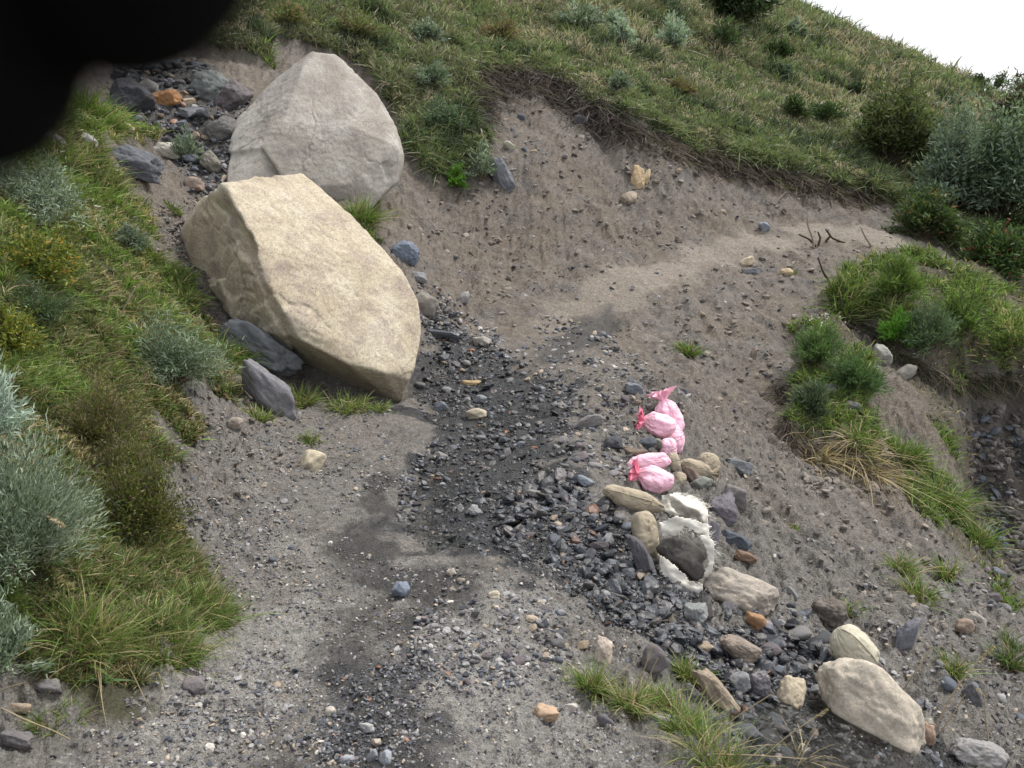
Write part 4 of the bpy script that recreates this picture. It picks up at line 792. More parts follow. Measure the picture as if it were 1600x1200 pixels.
# hillside bushes
for i, (x, y, w_, h_, pal, lab) in enumerate([
 (905,45,90,42,SAGE,'grey green shrub at the top of the hillside left of the two silver bushes'),
 (972,72,44,46,[((.27,.33,.27),3),((.2,.25,.2),2)],'pale silver bush left of the larger silver bush on the hillside'),
 (962,45,34,28,[((.22,.28,.23),3),((.16,.2,.15),2)],'small silver bush just above the pale silver bush on the hillside'),
 (1050,78,62,50,[((.23,.29,.23),3),((.16,.21,.16),2)],'rounded silver sage bush high on the hillside'),
 (1242,55,30,20,SAGE,'small silver bush under the skyline'),
 (668,62,48,32,SAGE,'grey green bush above the grey boulder'),
 (676,135,76,36,[((.09,.12,.08),3),((.13,.165,.12),2)],'dull green bush right of the grey boulder peak'),
 (690,200,76,44,[((.07,.11,.06),3),((.12,.16,.1),2)],'dark green bush right of the grey boulder'),
 (752,285,56,56,SAGE,'sage bush beside the upright grey slab on the cut bank'),
 (711,292,38,34,[((.10,.22,.025),3),((.07,.15,.02),2)],'vivid green plant at the foot of the turf right of the grey boulder'),
 (968,140,40,26,SAGE,'little sage bush near the turf lip'),
 (1222,125,36,22,[((.08,.11,.08),3),(G_DARK,2)],'small dark bush in the middle of the grassy hillside'),
 (1335,150,24,20,[(G_DARK,2),((.05,.07,.04),2)],'single dark bush on the upper right hillside'),
 (1130,75,90,40,DKS,'dark low bush under the big dark bush at the top of the hillside'),
 (1215,95,46,34,DKS,'dark green bush on the upper middle hillside'),
 (1290,190,60,34,DKS,'dark bush left of the big gorse like bush'),
 (1240,185,60,30,DKS,'low dark bush on the middle of the hillside'),
 (780,60,70,30,[(G_BRN,3),((.09,.075,.04),2),(G_OLIVE,2)],'brown twiggy shrub above the cut bank'),
 (560,60,80,40,[(G_OLIVE,3),(G_BRN,2),(G_MID,2)],'olive shrub behind the grey boulder peak'),
 (450,40,80,34,[(G_OLIVE,3),(G_BRN,2),(G_MID,2)],'olive brown shrub left of the grey boulder peak'),
 (1060,150,50,26,[(G_BRN,2),(G_OLIVE,2)],'brownish low bush above the turf lip'),
]):
    shrub('shrub', x, y, w_, h_, pal, lab, leafpx=(6, 2.2), n=1700, nst=34, upright=.8, m=M_SAGE if pal is SAGE else M_LEAF)
for x, y, w_, h_, pal, lab, n_ in [
 (1150,38,150,80,[((.02,.035,.014),4),((.035,.055,.02),3),((.06,.085,.03),1)],'large very dark bush at the top centre right of the hillside',9000),
 (1392,262,140,130,[((.07,.095,.035),4),((.10,.12,.045),3),((.03,.042,.02),2)],'big dark olive bush on the right of the hillside',10000),
 (1560,350,230,190,[((.11,.15,.10),4),((.075,.11,.07),3),((.17,.215,.15),2),((.04,.06,.035),1)],'very large blue green bush at the right edge above the path',20000),
 (1480,330,110,150,[((.15,.19,.14),4),((.10,.14,.10),3),((.19,.235,.18),1)],'feathery grey green bush left of the very large bush',7000),
 (1600,230,110,100,[((.04,.035,.025),4),((.07,.05,.035),2),((.05,.06,.03),2)],'dark reddish brown bush against the sky at the right edge',6000),
 (1445,372,100,75,[((.055,.085,.025),4),((.035,.055,.02),3),((.2,.10,.05),.2)],'dark green bush with a few orange leaves where the far path turns',5000),
 (1560,425,130,70,[((.03,.055,.02),4),((.06,.10,.025),3),((.2,.05,.03),.3)],'dark bush with small red flowers at the right edge below the largest bush',6000),
 (1600,400,110,70,[((.03,.05,.02),4),((.05,.08,.025),3)],'shadowed dark green bush at the right edge of the far path',4000),
]:
    shrub('bush', x, y, w_, h_, pal, lab, 'bush', leafpx=(8, 3.2), n=n_, nst=110, upright=.6)
# skyline bushes
for k, (x, y, s, lab) in enumerate([(1530,132,22,'first of three small bushes on the skyline'),(1560,140,30,'middle and tallest of three small bushes on the skyline'),(1592,150,30,'last of three small bushes on the skyline, at the picture edge')]):
    shrub('shrub', x, y + 4, s*1.5, s, DKS, lab, leafpx=(4, 2), n=500, nst=18)
# right slope plants
for x, y, w_, h_, pal, lab in [
 (1398,470,80,75,[((.12,.18,.04),3),((.09,.14,.04),3)],'feathery bright green plant on the turf ledge of the right slope'),
 (1450,545,90,75,[((.06,.095,.05),3),((.09,.13,.07),3)],'grey green bush at the front of the turf ledge on the right slope'),
 (1405,535,55,45,[((.06,.16,.02),3),((.1,.2,.03),2)],'fresh green leafy plant under the front of the turf ledge'),
 (1500,520,90,70,[(G_MID,3),(G_BRIGHT,2),(G_DARK,1)],'tall grassy bush on the turf ledge near the right edge'),
 (1275,570,90,62,[((.07,.12,.04),3),((.10,.15,.06),2)],'green bush at the top of the middle right grass clump'),
 (1330,610,90,60,[((.05,.09,.035),3),((.08,.13,.05),2)],'darker green bush at the right of the middle right grass clump'),
 (1265,650,60,60,[((.05,.075,.045),3),((.08,.1,.06),2)],'grey green bush at the left of the middle right grass clump'),
 (1575,560,110,90,[(G_MID,3),(G_BRIGHT,2),(G_DRY,1)],'pale green grassy bush at the right edge of the slope'),
]:
    shrub('shrub', x, y, w_, h_, pal, lab, leafpx=(9, 1.9), n=3200, nst=60, upright=1)
TF = [(566,345,54,58,P_GRASS[:3],'bright green grass tuft between the two huge boulders',420),(570,362,40,26,P_GRASS,'short grass fringe under the tuft between the boulders',200),
 (590,372,26,14,[(G_DARK,1),(G_MID,1)],'tiny dark grass clump right of the tuft between the boulders',90),
 (470,628,60,44,P_GRASS,'grass tuft under the overhang of the tan boulder beside the slabs',220),(545,640,90,36,P_GRASS,'grass growing in the shade under the tan boulder',300),(590,640,40,26,P_GRASS,'thin grass by the lowest corner of the tan boulder',120),
 (405,655,60,30,P_GRASS,'grass along the lower edge of the mauve grey slab',200),(485,690,36,26,P_GRASS,'grass tuft on top of the cream stone in the earth bank',130),
 (390,590,60,34,P_GRASS,'grass between the blue grey slab and the mauve grey slab',220),
 (1073,552,36,34,[(G_MID,2),(G_BRIGHT,1)],'lone round grass tuft in the middle of the bare slope',240),
 (1242,512,40,20,[(G_BRIGHT,2),(G_MID,2)],'small bright tuft above the middle right grass clump',160),(1268,505,34,20,[(G_BRIGHT,2),(G_MID,2)],'second small bright tuft right of the first on the upper slope',160),
 (1318,480,60,60,[(G_BRIGHT,2),(G_MID,3)],'long drooping grass at the left end of the turf ledge',260),
 (1270,715,80,60,P_DRY,'straw coloured grass hanging off the lower left of the middle right clump',420),(1350,715,90,60,P_DRY,'straw coloured grass hanging off the lower right of the middle right clump',420),
 (1408,718,60,60,[(G_MID,3),(G_BRIGHT,2)],'green tuft at the top of the long grass strip',260),(1475,790,80,70,[(G_MID,3),(G_BRIGHT,2)],'thick green grass in the middle of the long grass strip',360),(1530,850,60,60,[(G_MID,3),(G_BRIGHT,2)],'green grass at the foot of the long grass strip',260),
 (1412,890,50,50,P_GRASS,'grass tuft on the lower right slope, upper of three',200),(1435,935,80,50,P_GRASS,'broad grass tuft on the lower right slope above the thin plate',260),(1478,905,36,50,P_GRASS,'yellowish grass tuft right of the broad tuft on the lower right slope',130),
 (1245,828,24,10,P_GRASS,'tiny grass sprig on the bare slope right of the mauve boulder',60),(1325,958,40,36,P_GRASS,'grass sprig behind the brown earthy rock',110),
 (1490,1050,44,50,P_GRASS,'grass tuft right of the cream sack in the lower right slope',180),(1580,1040,60,60,[(G_DARK,2),(G_MID,2)],'dark grass at the right edge below the hollow',200),(1580,1010,40,40,[(G_MID,2),(G_DARK,1)],'small dark tuft at the right edge above the dark grass',120),
 (925,1080,60,66,P_GRASS,'first bright tuft at the right edge of the track, nearest the rubble',420),(985,1110,60,60,P_GRASS+[(G_DRY,1.5)],'second tuft along the right edge of the track, with straw stalks',320),
 (1075,1058,60,44,P_GRASS,'grass tuft with brown thatch among the rubble above the track edge grass',300),(1070,1150,90,85,P_GRASS,'large bright grass clump at the track edge behind the granite stone',480),
 (1120,1195,140,100,P_GRASS+[(G_DRY,2)],'large grass clump running out of the bottom of the picture',450),(1030,1105,60,50,P_GRASS,'third tuft along the right edge of the track',260),
 (250,1000,190,80,P_GRASS,'thick bright grass on the toe of the near left bank',1300),(140,1010,150,95,P_GRASS+[(G_DRY,1)],'long bright grass in front of the big sagebrush',1100),(320,960,110,80,P_GRASS[:3]+[(G_OLIVE,2)],'leafy green herbs at the right point of the near left bank',700),
 (70,1130,70,40,P_GRASS,'sparse grass by the stones at the bottom left',120),(110,1110,60,40,P_GRASS,'small tuft in the gravel below the near left bank',150),
 (150,190,110,60,[(G_BRIGHT,3),(G_MID,1)],'bright green grass patch beside the dark blur at the upper left',900),(90,250,90,50,P_GRASS,'grass around the mauve grey rock at the far left',420),
 (175,300,60,40,P_GRASS,'grass below the dark blue grey rock on the left slope',240),(235,210,50,24,P_GRASS,'grass right of the cream oval stone',200),
 (235,400,50,40,P_GRASS,'grass on the slope left of the tan boulder, middle one',200),(290,465,50,36,P_GRASS,'grass on the slope left of the tan boulder, lowest one',200),(272,330,34,18,P_GRASS,'small flat tuft on bare soil left of the tan boulder tip',120),
 (225,320,30,22,P_GRASS,'small tuft under the dark blue grey rock',90),(360,555,90,44,[(G_BRIGHT,3),(G_MID,1)],'bright grass left of the long blue grey slab',600),
 (1250,1195,60,80,P_DRY,'dry straw tuft at the bottom edge by the stream',90),
 (1240,428,24,8,P_GRASS,'sprig of grass by the yellow stone on the upper slope',40),(420,90,34,26,[(G_BRIGHT,2),(G_MID,1)],'bright tuft left of the grey boulder peak',140),
]
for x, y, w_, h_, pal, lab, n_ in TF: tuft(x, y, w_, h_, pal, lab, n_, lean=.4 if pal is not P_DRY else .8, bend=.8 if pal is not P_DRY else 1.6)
tuft(1288, 520, 44, 26, [(G_MID,2),(G_BRIGHT,1)], 'plant with tiny white flowers on the upper right slope', 160, name='flowering_plant', flow=40)
# rosette plants
def rosette(cx, cy, wpx, label):
    g = castH(cx, cy); f = (g-CAM) @ CF; px = f/FPX; rg = np.random.default_rng(int(cx)); n = 46; a = rg.uniform(0, 6.28, n); e = rg.uniform(.1, .9, n)
    d = np.stack([np.cos(a)*np.cos(e), np.sin(a)*np.cos(e), np.sin(e)], -1); c = pick([((.10,.17,.06),2),((.14,.21,.09),2)], n, rg)
    b = Bag().add(*blades(np.tile(g, (n, 1)), d, wpx*.5*px*rg.uniform(.6, 1.1, n), np.full(n, 7*px), c, c*1.2, 5, .35, rg)); link('rosette_plant', b.mesh('rosette_plant', g), M_LEAF, None, label, 'plant', None, None, g)
rosette(155, 1065, 90, 'broad leaved rosette plant at the foot of the near left bank'); rosette(295, 1035, 50, 'small pale rosette plant right of the broad leaved one')
# dry stalks
def stalk(pts, label, rpx=1.1, head=0, col=(.42,.34,.22), name='dry_stalk', cat='stalk', Y=None, rise=.0):
    g = castH(*pts[0]); f0 = (g - CAM) @ CF; px = f0/FPX; W = []
    for i, q in enumerate(pts):
        d = ray(*q); f = f0 - rise*i/(len(pts)-1); W.append(CAM + d*(f/(d @ CF)))
    W = np.array(W); t = np.linspace(0, len(W)-1, 14); Wi = np.stack([np.interp(t, range(len(W)), W[:, k]) for k in range(3)], -1)
    Wi[1:-1] = (Wi[:-2] + Wi[1:-1]*2 + Wi[2:])/4; b = Bag().add(*tube(Wi, rpx*px, rpx*px*.6, 5, col)); org = Wi[0].copy()
    o = link(name, b.mesh(name, org, True), M_DRY, None, label, cat, None, None, org)
    if head:
        n = 80; rg = np.random.default_rng(int(pts[0][0])); i = rg.integers(9, 14, n); ax = Wi[-1] - Wi[-4]; ax /= np.linalg.norm(ax); d = ax + rg.normal(0, .3, (n, 3)); d /= np.linalg.norm(d, axis=1)[:, None]
        h = Bag().add(*tube(Wi[7:], 1.2*px, .9*px, 5, (.5,.42,.28))).add(*blades(Wi[i], d, np.full(n, head*px), np.full(n, 2.2*px), np.tile([.5,.42,.28], (n, 1)), None, 2, .2, rg)); link('seed_head', h.mesh('seed_head', org), M_DRY, o)
for pts, lab, hd, rs in [
 ([(150,525),(185,500),(210,450),(240,428)],'long pale bent stalk on the left bank beside the tan boulder',6,.3),
 ([(135,620),(165,580),(195,542)],'straight straw stalk leaning over the left bank below the long bent stalk',0,.3),
 ([(0,788),(40,795),(70,805),(95,818)],'pale seeding grass stalk arching over the big sagebrush',9,.5),
 ([(322,565),(340,555),(362,546)],'white broken twig on the grass left of the long slab',0,.05),
 ([(362,575),(372,588),(380,598)],'short white twig on the mauve grey slab',0,.05),
 ([(180,930),(215,955),(250,975)],'thick dark seed stalk lying in the near bank grass',7,.1),
 ([(0,1105),(40,1125),(80,1140),(110,1155)],'long dry stalk curving over the gravel at the bottom left',0,.1),
 ([(0,1080),(20,1072),(40,1066)],'short dry stalk at the left edge above the bottom stones',0,.1),
 ([(1180,1195),(1230,1150),(1275,1120),(1290,1110)],'dry stalk leaning right over the stream at the bottom',6,.2),
 ([(1110,1160),(1150,1120),(1205,1085)],'long straw stalk leaning right from the large grass clump',0,.2),
 ([(990,1085),(1005,1050),(1020,1010)],'straw stalk standing in the second tuft of the track edge',0,.1),
 ([(1000,1088),(1015,1055),(1028,1028)],'shorter straw stalk right of the first standing one',0,.1),
 ([(1455,1150),(1490,1080),(1530,1030),(1550,1012)],'tall seeding stalk arching over the lower right hollow',7,.3),
 ([(1465,1150),(1490,1115),(1508,1085)],'short straw stalk beside the tall arching one in the lower right',0,.2),
 ([(1545,1165),(1540,1120),(1538,1085),(1528,1078)],'upright pale stalk with a bent tip in the lower right corner',4,.2),
 ([(1410,1080),(1430,1050),(1455,1012)],'thin stalk right of the large cream boulder',3,.2),
 ([(1110,1178),(1180,1180),(1260,1186)],'pale stalk lying flat over the stream rubble at the bottom',0,.1),
 ([(90,310),(105,280),(125,240)],'dry stem rising on the upper left slope, left one',0,.3),([(155,310),(165,280),(180,245)],'dry stem rising on the upper left slope, right one',0,.3),
 ([(1128,930),(1180,900),(1215,1000)],'',0,0),
]:
    if lab: stalk(pts, lab, 1.2, hd, rise=rs)
DK = (.07,.05,.035)
for pts, lab, c in [([(1272,388),(1270,372),(1262,352),(1262,340)],'tallest bare root stub at the lip of the far path',(.3,.25,.19)),([(1275,385),(1265,374),(1248,366)],'root stub leaning left at the lip of the far path',DK),([(1278,385),(1282,372),(1278,362)],'short root stub in the middle of the root cluster',DK),([(1290,378),(1298,368),(1292,360)],'forked root stub right in the root cluster',DK),
 ([(1320,380),(1300,372),(1290,358)],'thin twig right of the root cluster at the far path',DK),([(1290,405),(1300,430),(1285,450)],'dark root dangling below the far path lip',DK),([(1315,400),(1330,425),(1345,430)],'dark root right of the dangling root',DK),([(1296,440),(1286,425),(1278,402)],'gnarled root left of the dangling root',DK),
 ([(1362,385),(1352,370),(1345,355)],'pale thin twig on the right part of the far path',(.35,.3,.24)),([(1415,480),(1417,470),(1400,460)],'',DK)]:
    if lab: stalk(pts, lab, 2.0, 0, c, 'root', 'root', rise=.05)
# ------------------------------------------------------------------ sacks
def cloth_mat(name, col, dirt, rough=.65, dirtamt=.5, sheen=.0, weave=220):
    m, n, b, out = mat(name); co = N(n, 'ShaderNodeTexCoord').outputs['Object']
    f = ramp(n, noise(n, co, 7, 5, .65), [(.48, g3(0)), (.75, g3(dirtamt))]); c = mix(n, f, col, dirt); n.links.new(mix(n, .5, c, ramp(n, noise(n, co, 40, 3), [(.3, g3(.85)), (.7, g3(1.1))]), 'MULTIPLY'), b.inputs['Base Color'])
    b.inputs['Roughness'].default_value = rough; b.inputs['Subsurface Weight'].default_value = 0.0
    bump(n, b, math_(n, 'ADD', noise(n, co, 22, 4, .6), math_(n, 'MULTIPLY', noise(n, co, weave, 2), .25)), .45, .012); return m
M_PINK = cloth_mat('pink_plastic', (.86,.50,.61), (.62,.34,.38), .5, .8); M_HOT = cloth_mat('pink_tie', (.78,.20,.30), (.6,.15,.22), .45, .3)
M_DRAB = cloth_mat('drab_sackcloth', (.34,.29,.21), (.19,.155,.12), .85, .9); M_WHITE = cloth_mat('white_sackcloth', (.60,.575,.51), (.36,.31,.22), .8, .75); M_CREAM = cloth_mat('cream_sackcloth', (.45,.42,.325), (.36,.33,.23), .7, .5)
M_TORN = cloth_mat('torn_white_cloth', (.66,.63,.57), (.36,.31,.24), .85, .95)
M_SOIL = stone_mat('sack_soil', False)
M_FRAY = leaf_mat('frayed_threads', .8, .25, (1, 1, 1))
def frame_at(cx, cy, ang, up=0., back=0.):
    g = castH(cx, cy); f = (g - CAM) @ CF + back; px = f/FPX; d = ray(cx, cy); C = CAM + d*(f/(d @ CF)); a = R(ang)
    return C, px, CR*math.cos(a) + CU*math.sin(a), -CR*math.sin(a) + CU*math.cos(a)
def sack(cx, cy, w, h, ang, m, label, pleat=.05, neck=True, tie=None, depth=.8, foot=None, seam=False, seed=0, sag=.12, ruff=26, lump=.06):
    """pillow shaped sack, long axis w at angle ang; gathered neck at its +x end"""
    rg = np.random.default_rng(seed + int(cx)); fx, fy = foot or (cx, cy + h*.35); C0, px, _, _ = frame_at(fx, fy, ang); f = (C0 - CAM) @ CF; d = ray(cx, cy); C = CAM + d*(f/(d @ CF))
    _, _, e1, e2 = frame_at(cx, cy, ang); hw, hh = w*px/2, h*px/2; dp = hh*depth
    nu, nv = 80, 96; u = np.linspace(0, 1, nu)[:, None]; v = np.linspace(0, 2*math.pi, nv, endpoint=False)[None]
    x = np.cos(u*math.pi)*-1; pr = np.power(np.clip(1 - np.abs(x)**2.6, 0, 1), .5)
    if neck: pr = pr*(1 - .42*sstep(.35, 1.0, x)) + .02
    pleat = pleat if neck else pleat*.3
    pp = 1 + pleat*np.cos(v*9 + 1.5*np.sin(v*2 + seed))*(sstep(-.2, .9, x) + .25) + .5*pleat*np.cos(v*17 + seed)*sstep(.1, 1, x)
    r = pr*pp; X = x*hw*np.ones_like(v); Y = r*np.cos(v)*hh; Z = r*np.sin(v)*dp
    P = X[..., None]*e1 + Y[..., None]*e2 + Z[..., None]*CF; nz = fbm3(P.reshape(-1, 3)/(hh*.8) + seed, 3, seed + 3).reshape(nu, nv); vv = np.broadcast_to(v, X.shape[:1] + (nv,)); rz = np.abs(fbm3(np.stack([(x*hw/hh*1.1 + 0*v).ravel() + seed*3, np.cos(vv).ravel()*3.2, np.sin(vv).ravel()*3.2], -1), 3, seed + 9)).reshape(nu, nv); P *= (1 + lump*1.6*nz - .11*sstep(.2, 0, rz)*(.35 + .65*sstep(-.6, .8, x)))[..., None]; P[..., 2] -= sag*hh*(1 - x**2)*np.ones_like(v)
    i = np.arange(nu-1)[:, None]; j = np.arange(nv)[None]; j2 = (j+1) % nv; T = np.stack([i*nv+j, i*nv+j2, (i+1)*nv+j2, (i+1)*nv+j], -1).reshape(-1, 4)
    P = P.reshape(-1, 3); base = C + [0, 0, P[:, 2].min()]
    root = empty('sack', label, 'sack', base)
    link('sack_body', mesh_np('sack_body', P + C - base, T, None, True), m, root)
    if neck:   # flared gathered mouth beyond the tie
        nr, na = 9, 90; s = np.linspace(0, 1, nr)[:, None]; a = np.linspace(0, 2*math.pi, na, endpoint=False)[None]
        rr = (.2 + .68*s**1.1)*hh*(1 + .38*s*np.cos(a*11 + seed) + .2*s*np.cos(a*7+1)); xx = hw*(.84 + .42*s*(1 + .25*np.cos(a*5 + seed)))
        Q = xx[..., None]*e1 + (rr*np.cos(a))[..., None]*e2 + (rr*np.sin(a)*.9)[..., None]*CF
        i = np.arange(nr-1)[:, None]; j = np.arange(na)[None]; j2 = (j+1) % na; T = np.stack([i*na+j, i*na+j2, (i+1)*na+j2, (i+1)*na+j], -1).reshape(-1, 4)
        link('gathered_mouth', mesh_np('gathered_mouth', Q.reshape(-1, 3) + C - base, T, None, True), tie or m, root)
        th = np.linspace(0, 2*math.pi, 25); ring = C - base + e1*hw*.86 + (np.cos(th)[:, None]*e2 + np.sin(th)[:, None]*CF)*hh*.23
        V, T2, c = tube(ring, .04*hh, .04*hh, 6); link('tie', mesh_np('tie', V, T2, None, True), tie or m, root)
    if seam:
        t = np.linspace(-.96, .96, 40); pr1 = np.sqrt(np.clip(1-np.abs(t)**2.6, 0, 1)); path = C - base + (t*hw)[:, None]*e1 + (pr1*hh*.45)[:, None]*e2 - (pr1*dp*1.0)[:, None]*CF; path[:, 2] -= sag*hh*(1-t**2)
        V, T2, c = tube(path, .05*hh, .05*hh, 6); link('seam', mesh_np('seam', V, T2, None, True), m, root)
    return root
sack(1046,652,66,40,108,M_PINK,'topmost pink sack standing at the track edge with a loose corner sticking up',tie=M_PINK,seed=1,foot=(1046,668))
sack(1030,662,52,36,170,M_PINK,'pink sack tied with a crumpled mouth, in front of the topmost pink sack',tie=M_HOT,seed=2,pleat=.08,foot=(1040,696))
sack(1052,684,34,50,8,M_PINK,'pale pink sack bulging below the topmost pink sack',neck=False,seed=3,foot=(1052,700))
sack(1044,700,30,36,0,M_PINK,'small bulge of a pink sack behind the grey green pebble',neck=False,seed=4,foot=(1044,712))
sack(1014,722,66,30,10,M_PINK,'pink sack lying under the flat brown stone',neck=False,seed=5,foot=(1014,734))
sack(1024,748,60,40,165,M_PINK,'lowest pink sack with a hot pink knotted mouth pointing left',tie=M_HOT,seed=6,pleat=.08,foot=(1028,764))
sack(1053,722,20,32,10,M_DRAB,'small drab sack end right of the lower pink sacks',neck=False,seed=7,foot=(1053,735))
sack(1062,748,20,24,-20,M_DRAB,'drab sack corner beside the knotted pink sack',neck=False,seed=14,foot=(1062,756))
sack(1088,732,52,28,-22,M_DRAB,'drab sack with a folded corner right of the pink sacks',seed=8,foot=(1088,744),seam=True)
sack(1106,726,36,40,50,M_DRAB,'drab stiff sack rising behind the folded drab sack',neck=False,seed=9,foot=(1106,742),pleat=.02)
sack(990,780,96,34,-16,M_DRAB,'long flat drab sack with a stitched seam below the knotted pink sack',neck=False,seed=10,foot=(990,794),seam=True,pleat=.03)
sack(1008,838,42,84,8,M_DRAB,'upright mud stained sack left of the burst white sack',neck=False,seed=11,foot=(1015,862),pleat=.05)
g = castH(1068, 812); F0 = (g - CAM) @ CF - .08; bb = CAM + ray(1072, 800)*(F0/(ray(1072, 800) @ CF)); fray = empty('sack', 'frayed white sack lying open above the burst white sack', 'sack', bb)
LATER = [(fray, bb, F0)]
sack(1334,1012,82,62,-48,M_CREAM,'round cream sack with a stitched seam resting above the large cream boulder',neck=False,seed=13,foot=(1330,1040),seam=True,pleat=.02)
def threads(root, base, pts, f, dirs, n, lenpx, label=None, name='frayed_edge'):
    rg = np.random.default_rng(n); px = f/FPX; pts = np.array(pts, float); t = rg.uniform(0, len(pts)-1, n); q = np.stack([np.interp(t, range(len(pts)), pts[:, k]) for k in (0, 1)], -1); dd = np.stack([np.interp(t, range(len(pts)), np.array(dirs)[:, k]) for k in (0, 1)], -1)
    d = ray(q[:, 0], q[:, 1]); W = CAM + d*(f/(d @ CF))[:, None]; D = dd[:, :1]*CR + dd[:, 1:]*CU + rg.normal(0, .45, (n, 3)); D /= np.linalg.norm(D, axis=1)[:, None]
    b = Bag().add(*blades(W, D, lenpx*px*rg.uniform(.15, 1.0, n), np.full(n, 1.0*px), np.tile([.70,.68,.63], (n, 1)), None, 3, .3, rg)); return link(name, b.mesh(name, base), M_FRAY, root)
def patch_sheet(name, outline, f, m, root, base, bulge=.06, thick=.002, curl=.008, seed=1):
    """thin cloth piece: picture outline at distance f, given real folds and thickness"""
    P = np.array(outline, float); x0, y0 = P.min(0); x1, y1 = P.max(0); step = 2.0; gx = np.arange(x0, x1+step, step); gy = np.arange(y0, y1+step, step); XX, YY = np.meshgrid(gx, gy, indexing='ij')
    s = sdist(XX.ravel(), YY.ravel(), P).reshape(XX.shape) + 1.3*fbm2(XX/4, YY/4, 2, seed); d = ray(XX, YY); ff = f - bulge*sstep(0, 22, s) + curl*fbm2(XX/22, YY/14, 2, seed)*1.4; W = CAM + d*(ff/(d @ CF))[..., None]
    ok = s > -1; idx = -np.ones(XX.shape, int); idx[ok] = np.arange(ok.sum()); q = ok[:-1, :-1] & ok[1:, :-1] & ok[1:, 1:] & ok[:-1, 1:]; i, j = np.where(q)
    T = np.stack([idx[i, j], idx[i+1, j], idx[i+1, j+1], idx[i, j+1]], -1); o = link(name, mesh_np(name, W[ok] - base, T, None, True), m, root)
    md = o.modifiers.new('thick', 'SOLIDIFY'); md.thickness = thick; return o
patch_sheet('sack_cloth', [(1046,772),(1062,768),(1084,776),(1100,784),(1108,800),(1106,822),(1098,828),(1084,812),(1062,806),(1048,790)], F0 - .02, M_TORN, fray, bb, .12, curl=.022, seed=6)
patch_sheet('sack_cloth', [(1034,776),(1046,772),(1060,800),(1084,812),(1096,826),(1078,822),(1052,810),(1038,800)], F0 + .03, M_WHITE, fray, bb, .08, curl=.02, seed=7)
g = castH(1075, 905); F = (g - CAM) @ CF - .05; base = CAM + ray(1072, 905)*(F/(ray(1072, 905) @ CF)); root = empty('burst_sack', 'burst white sack with frayed edges spilling a lump of dark soil', 'sack', base)
patch_sheet('sack_cloth', [(1030,818),(1056,806),(1085,812),(1112,822),(1105,838),(1085,832),(1068,822),(1058,838),(1034,838)], F + .05, M_TORN, root, base, .02, seed=2)
patch_sheet('sack_cloth', [(1028,866),(1040,872),(1062,890),(1080,908),(1098,912),(1100,940),(1085,932),(1050,916),(1032,908)], F - .06, M_TORN, root, base, .02, seed=3)
patch_sheet('sack_cloth', [(1092,838),(1106,832),(1118,850),(1116,880),(1106,905),(1098,900),(1108,878),(1104,858)], F, M_TORN, root, base, .02, seed=4)
V, T = rock_shape(4, 77, 10, 12, .16, .35); px = F/FPX; dd = ray(1070, 866); Cc = CAM + dd*((F + .05)/(dd @ CF)); a = R(-38); e1 = CR*math.cos(a) + CU*math.sin(a); e2 = -CR*math.sin(a) + CU*math.cos(a)
so = link('soil_lump', mesh_np('soil_lump', V[:, :1]*42*px*e1 + V[:, 1:2]*29*px*e2 + V[:, 2:]*.10*CF + Cc - base, T, None, True), M_SOIL, root); so.color = (.085, .076, .068, .95)
threads(root, base, [(1030,908),(1050,917),(1085,933),(1100,941)], F - .06, [(-.4,-1),(-.2,-1),(0,-1),(.1,-1)], 45, 18)
threads(root, base, [(1106,832),(1118,850),(1116,880),(1106,905)], F, [(.8,.3),(1,0),(1,-.3),(.8,-.6)], 50, 18)
threads(root, base, [(1058,838),(1068,824),(1085,834),(1104,840)], F + .03, [(0,-1),(.2,-1),(.2,-1),(.4,-1)], 30, 10)
g2 = castH(1135, 900); F2 = (g2 - CAM) @ CF - .04; b2 = CAM + ray(1135, 892)*(F2/(ray(1135, 892) @ CF)); sc = empty('cloth_scrap', 'fringe of loose white threads hanging onto the large pale boulder', 'cloth', b2)
threads(sc, b2, [(1112,896),(1130,892),(1152,889)], F2, [(.25,-1),(.3,-1),(.1,-1)], 60, 34, name='threads')
g2 = castH(1075, 780); F3 = (g2 - CAM) @ CF - .15
fr = fray
threads(fr, np.array(fr.location), [(1100,785),(1108,800),(1108,812),(1102,826)], F3, [(.6,.4),(1,0),(1,-.4),(.6,-.8)], 45, 15); threads(fr, np.array(fr.location), [(1045,775),(1070,770),(1095,780)], F3 - .05, [(.9,-.5),(1,-.3),(.8,-.6)], 50, 18)
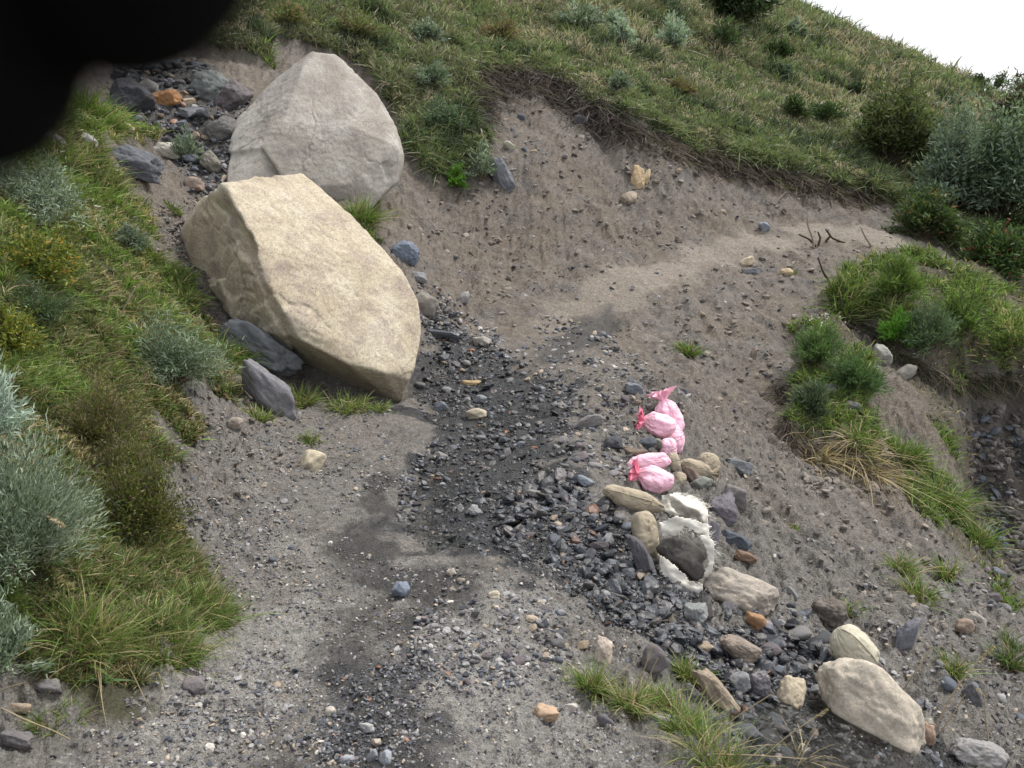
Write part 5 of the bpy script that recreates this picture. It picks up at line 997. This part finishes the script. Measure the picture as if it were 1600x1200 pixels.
# rusty litter at the track edge
# ------------------------------------------------------------------ the photographer's hand, a finger length from the lens
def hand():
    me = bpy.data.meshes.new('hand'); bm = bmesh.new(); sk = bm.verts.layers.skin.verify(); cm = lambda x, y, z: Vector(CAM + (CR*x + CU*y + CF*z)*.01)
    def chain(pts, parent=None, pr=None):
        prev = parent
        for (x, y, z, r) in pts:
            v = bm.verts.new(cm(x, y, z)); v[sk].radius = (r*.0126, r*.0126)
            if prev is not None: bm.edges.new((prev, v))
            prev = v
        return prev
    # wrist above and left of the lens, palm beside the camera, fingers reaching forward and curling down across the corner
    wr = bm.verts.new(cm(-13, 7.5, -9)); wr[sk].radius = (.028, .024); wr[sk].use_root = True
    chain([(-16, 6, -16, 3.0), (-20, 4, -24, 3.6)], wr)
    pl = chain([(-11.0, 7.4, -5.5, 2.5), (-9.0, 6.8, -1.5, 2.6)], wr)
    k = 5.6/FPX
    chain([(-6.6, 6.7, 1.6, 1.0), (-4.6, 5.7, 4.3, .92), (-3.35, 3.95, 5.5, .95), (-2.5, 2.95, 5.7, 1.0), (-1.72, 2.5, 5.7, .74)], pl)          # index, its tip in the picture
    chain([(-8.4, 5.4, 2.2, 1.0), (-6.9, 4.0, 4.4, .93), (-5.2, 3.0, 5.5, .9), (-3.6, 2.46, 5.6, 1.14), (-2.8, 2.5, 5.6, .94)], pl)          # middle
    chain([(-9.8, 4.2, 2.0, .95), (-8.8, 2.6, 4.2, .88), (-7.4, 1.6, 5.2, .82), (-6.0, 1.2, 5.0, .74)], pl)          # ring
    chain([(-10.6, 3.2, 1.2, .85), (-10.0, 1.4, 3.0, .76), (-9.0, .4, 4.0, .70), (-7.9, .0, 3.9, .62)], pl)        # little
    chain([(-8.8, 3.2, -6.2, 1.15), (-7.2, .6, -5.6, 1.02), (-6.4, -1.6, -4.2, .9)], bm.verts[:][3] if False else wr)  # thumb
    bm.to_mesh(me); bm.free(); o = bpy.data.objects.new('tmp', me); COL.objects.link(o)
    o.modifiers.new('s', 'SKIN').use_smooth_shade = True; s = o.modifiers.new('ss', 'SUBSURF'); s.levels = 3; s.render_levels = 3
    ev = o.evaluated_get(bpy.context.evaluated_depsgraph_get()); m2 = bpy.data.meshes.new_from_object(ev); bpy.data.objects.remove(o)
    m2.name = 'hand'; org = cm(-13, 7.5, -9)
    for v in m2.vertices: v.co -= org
    m2.materials.clear(); h = link('photographer_hand', m2, None, None, 'black out of focus fingertips covering the upper left corner right before the lens', 'hand', None, None, org)
    mm, n, b, out = mat('shade_dark_hand'); b.inputs['Base Color'].default_value = (.0035, .0033, .0032, 1); b.inputs['Roughness'].default_value = 1; b.inputs['Specular IOR Level'].default_value = 0.05  # near-black base colour carries the shade on the lens side of the hand
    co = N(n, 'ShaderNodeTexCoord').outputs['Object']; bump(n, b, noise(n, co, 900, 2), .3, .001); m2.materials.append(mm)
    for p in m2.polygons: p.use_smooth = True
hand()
